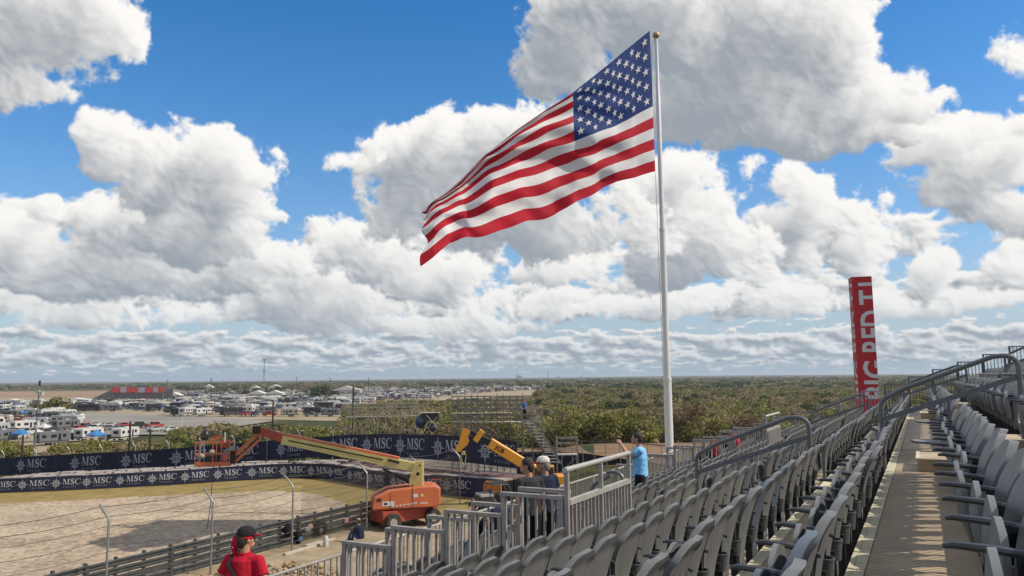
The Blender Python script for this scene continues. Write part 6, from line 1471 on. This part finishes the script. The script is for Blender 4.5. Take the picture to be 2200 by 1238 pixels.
p = atz(775, 1161, GZ+.1); person((p.x, p.y, GZ), TH+radians(60), 'person in navy and jeans with a tan cap sitting by the guardrail', SIT, NAVY, DEN, SHO, HAIR, KHA, None, tilt=-.3, vox=.02, sleeves=1., scale=1.2)
p = atz(846, 1184, GZ); person((p.x, p.y, GZ), TH+radians(95), 'person in a teal cap and blue-white patterned shirt sitting beside the lift', dict(SIT), mat('blue and white patterned cloth', (.10, .14, .34), .85, c2=(.62, .62, .62), vscale=9, vdet=1), KHA, SHO, HAIR, TEAL, None, vox=.02, scale=1.15)
# spectators seated low in the stand
for (px, py, d, m, lab) in ((1538, 935, 24.0, RED, 'person in a red top sitting in the rows below the farther stair opening'), (1566, 925, 26.5, RED, 'second person in red, further right behind the stepped rails'), (1072+0, 1120, 15, NAVY, 'person in dark blue sitting behind the nearer stepped guardrail')):
    c = atd(px, py, d); i = int(math.floor((c.x+.49)/T)); i = max(i, I0); person((xe(i)+.30, c.y, zt(i)+.25), ang_to(-1, .2), lab, SIT, m, DKJ, SHO, HAIR, vox=.02)

# ------------------------------------------------------------------ bags hung on the guardrail and loose things
def backpack(px, py, lab, m, m2=None, D=None):
    y = ray(px, py).y/ray(px, py).x*(ax+.1); z = (ray(px, py)*((ax+.1)/ray(px, py).x)).z
    t_ = thing('backpack', lab, 'backpack', (ax+.18, y, z)); b = MB(); b.ell((.06, 0, -.02), (.15, .19, .30), 12, 10, jit=.12, seed=int(px)); t_.scale = (1.25,)*3; b.build('pack_body', m, t_)
    b = MB(); b.ell((.17, 0, -.10), (.06, .13, .13), 10, 8); b.build('front_pocket', m2 or m, t_)
    for s_ in (-1, 1): b = MB(); b.tube([(-.02, s_*.08, .2), (-.05, s_*.10, .32), (.0, s_*.08, .18)], .016, 5); b.build('strap', M_blk, t_)
PK = cloth('black nylon', (.015, .015, .02)); PB = cloth('blue nylon', (.06, .16, .33))
backpack(614, 1138, 'black backpack hung on the guardrail left of the fence post', PK)
backpack(637, 1152, 'blue and black backpack hung right of the fence post', PK, PB)
backpack(681, 1134, 'black backpack hung on the guardrail, left of the close pair', PK, cloth('grey nylon', (.12, .12, .13)))
backpack(691, 1133, 'black backpack hung on the guardrail, right of the close pair', PK)
for (px, py, c, lab) in ((664, 1132, (.45, .30, .25), 'pink-grey jacket draped over the guardrail'), (742, 1118, (.50, .42, .40), 'red and white cloth tied to the guardrail near the lift'), (658, 1138, (.30, .30, .34), 'pale cloth draped between the backpacks')):
    r_ = ray(px, py); q = r_*((ax+.1)/r_.x); t_ = MB(); t_.ell((0, 0, 0), (.10, .20, .16), 10, 8, jit=.35, seed=int(px)); o = t_.build('draped_cloth', mat('cloth of '+lab, c, .9, c2=(.5, .08, .06) if px == 742 else tuple(x*.7 for x in c), vscale=6), None, 60); o.location = (q.x+.08, q.y, q.z); tag(o, lab, 'cloth')
p = atz(700, 1175, GZ); b = MB(); b.tube([(0, 0, 0), (0, 0, .42), (0, 0, .50), (.0, 0, .56)], [.14, .14, .10, .05], 12); o = b.build('white_bin', M_unit, None, 40); o.location = (p.x, p.y, GZ); tag(o, 'small pale bin standing on the path by the guardrail', 'bin')
for (px, py, dx, dy) in ((650, 1183, .10, 1.3), (690, 1168, .09, 1.1), (672, 1171, .11, .6)): p = atz(px, py, GZ); b = MB(); b.box(-dx, dx, -dy, dy, .02, .10+.02*dy); o = b.build('timber_plank', M_bd, None, None); o.location = (p.x, p.y, GZ); o.rotation_euler[2] = .1*dx; tag(o, f"weathered timber lying by the fence foot, {('left', 'right', 'middle')[[650, 690, 672].index(px)]} of three", 'plank', 'timbers by the fence foot')

# ================================================================== air: haze over the far country
hb = MB(); hb.box(-9300, 9300, -90, 9300, -26, 27); M_hz = bpy.data.materials.new('haze'); M_hz.use_nodes = True; ht = M_hz.node_tree; ht.nodes.clear()
hv = NN(ht, 'ShaderNodeVolumePrincipled'); hv.inputs['Color'].default_value = (.80, .88, 1, 1); hv.inputs['Density'].default_value = .00011; hv.inputs['Anisotropy'].default_value = .2
ho = NN(ht, 'ShaderNodeOutputMaterial'); ht.links.new(hv.outputs[0], ho.inputs['Volume'])
o = hb.build('haze', M_hz, None, None); o.rotation_euler[2] = TH; tag(o, 'thin blue haze of air over the far plain', 'haze', kind='stuff')
scene.cycles.volume_bounces = 0; scene.cycles.max_bounces = 6
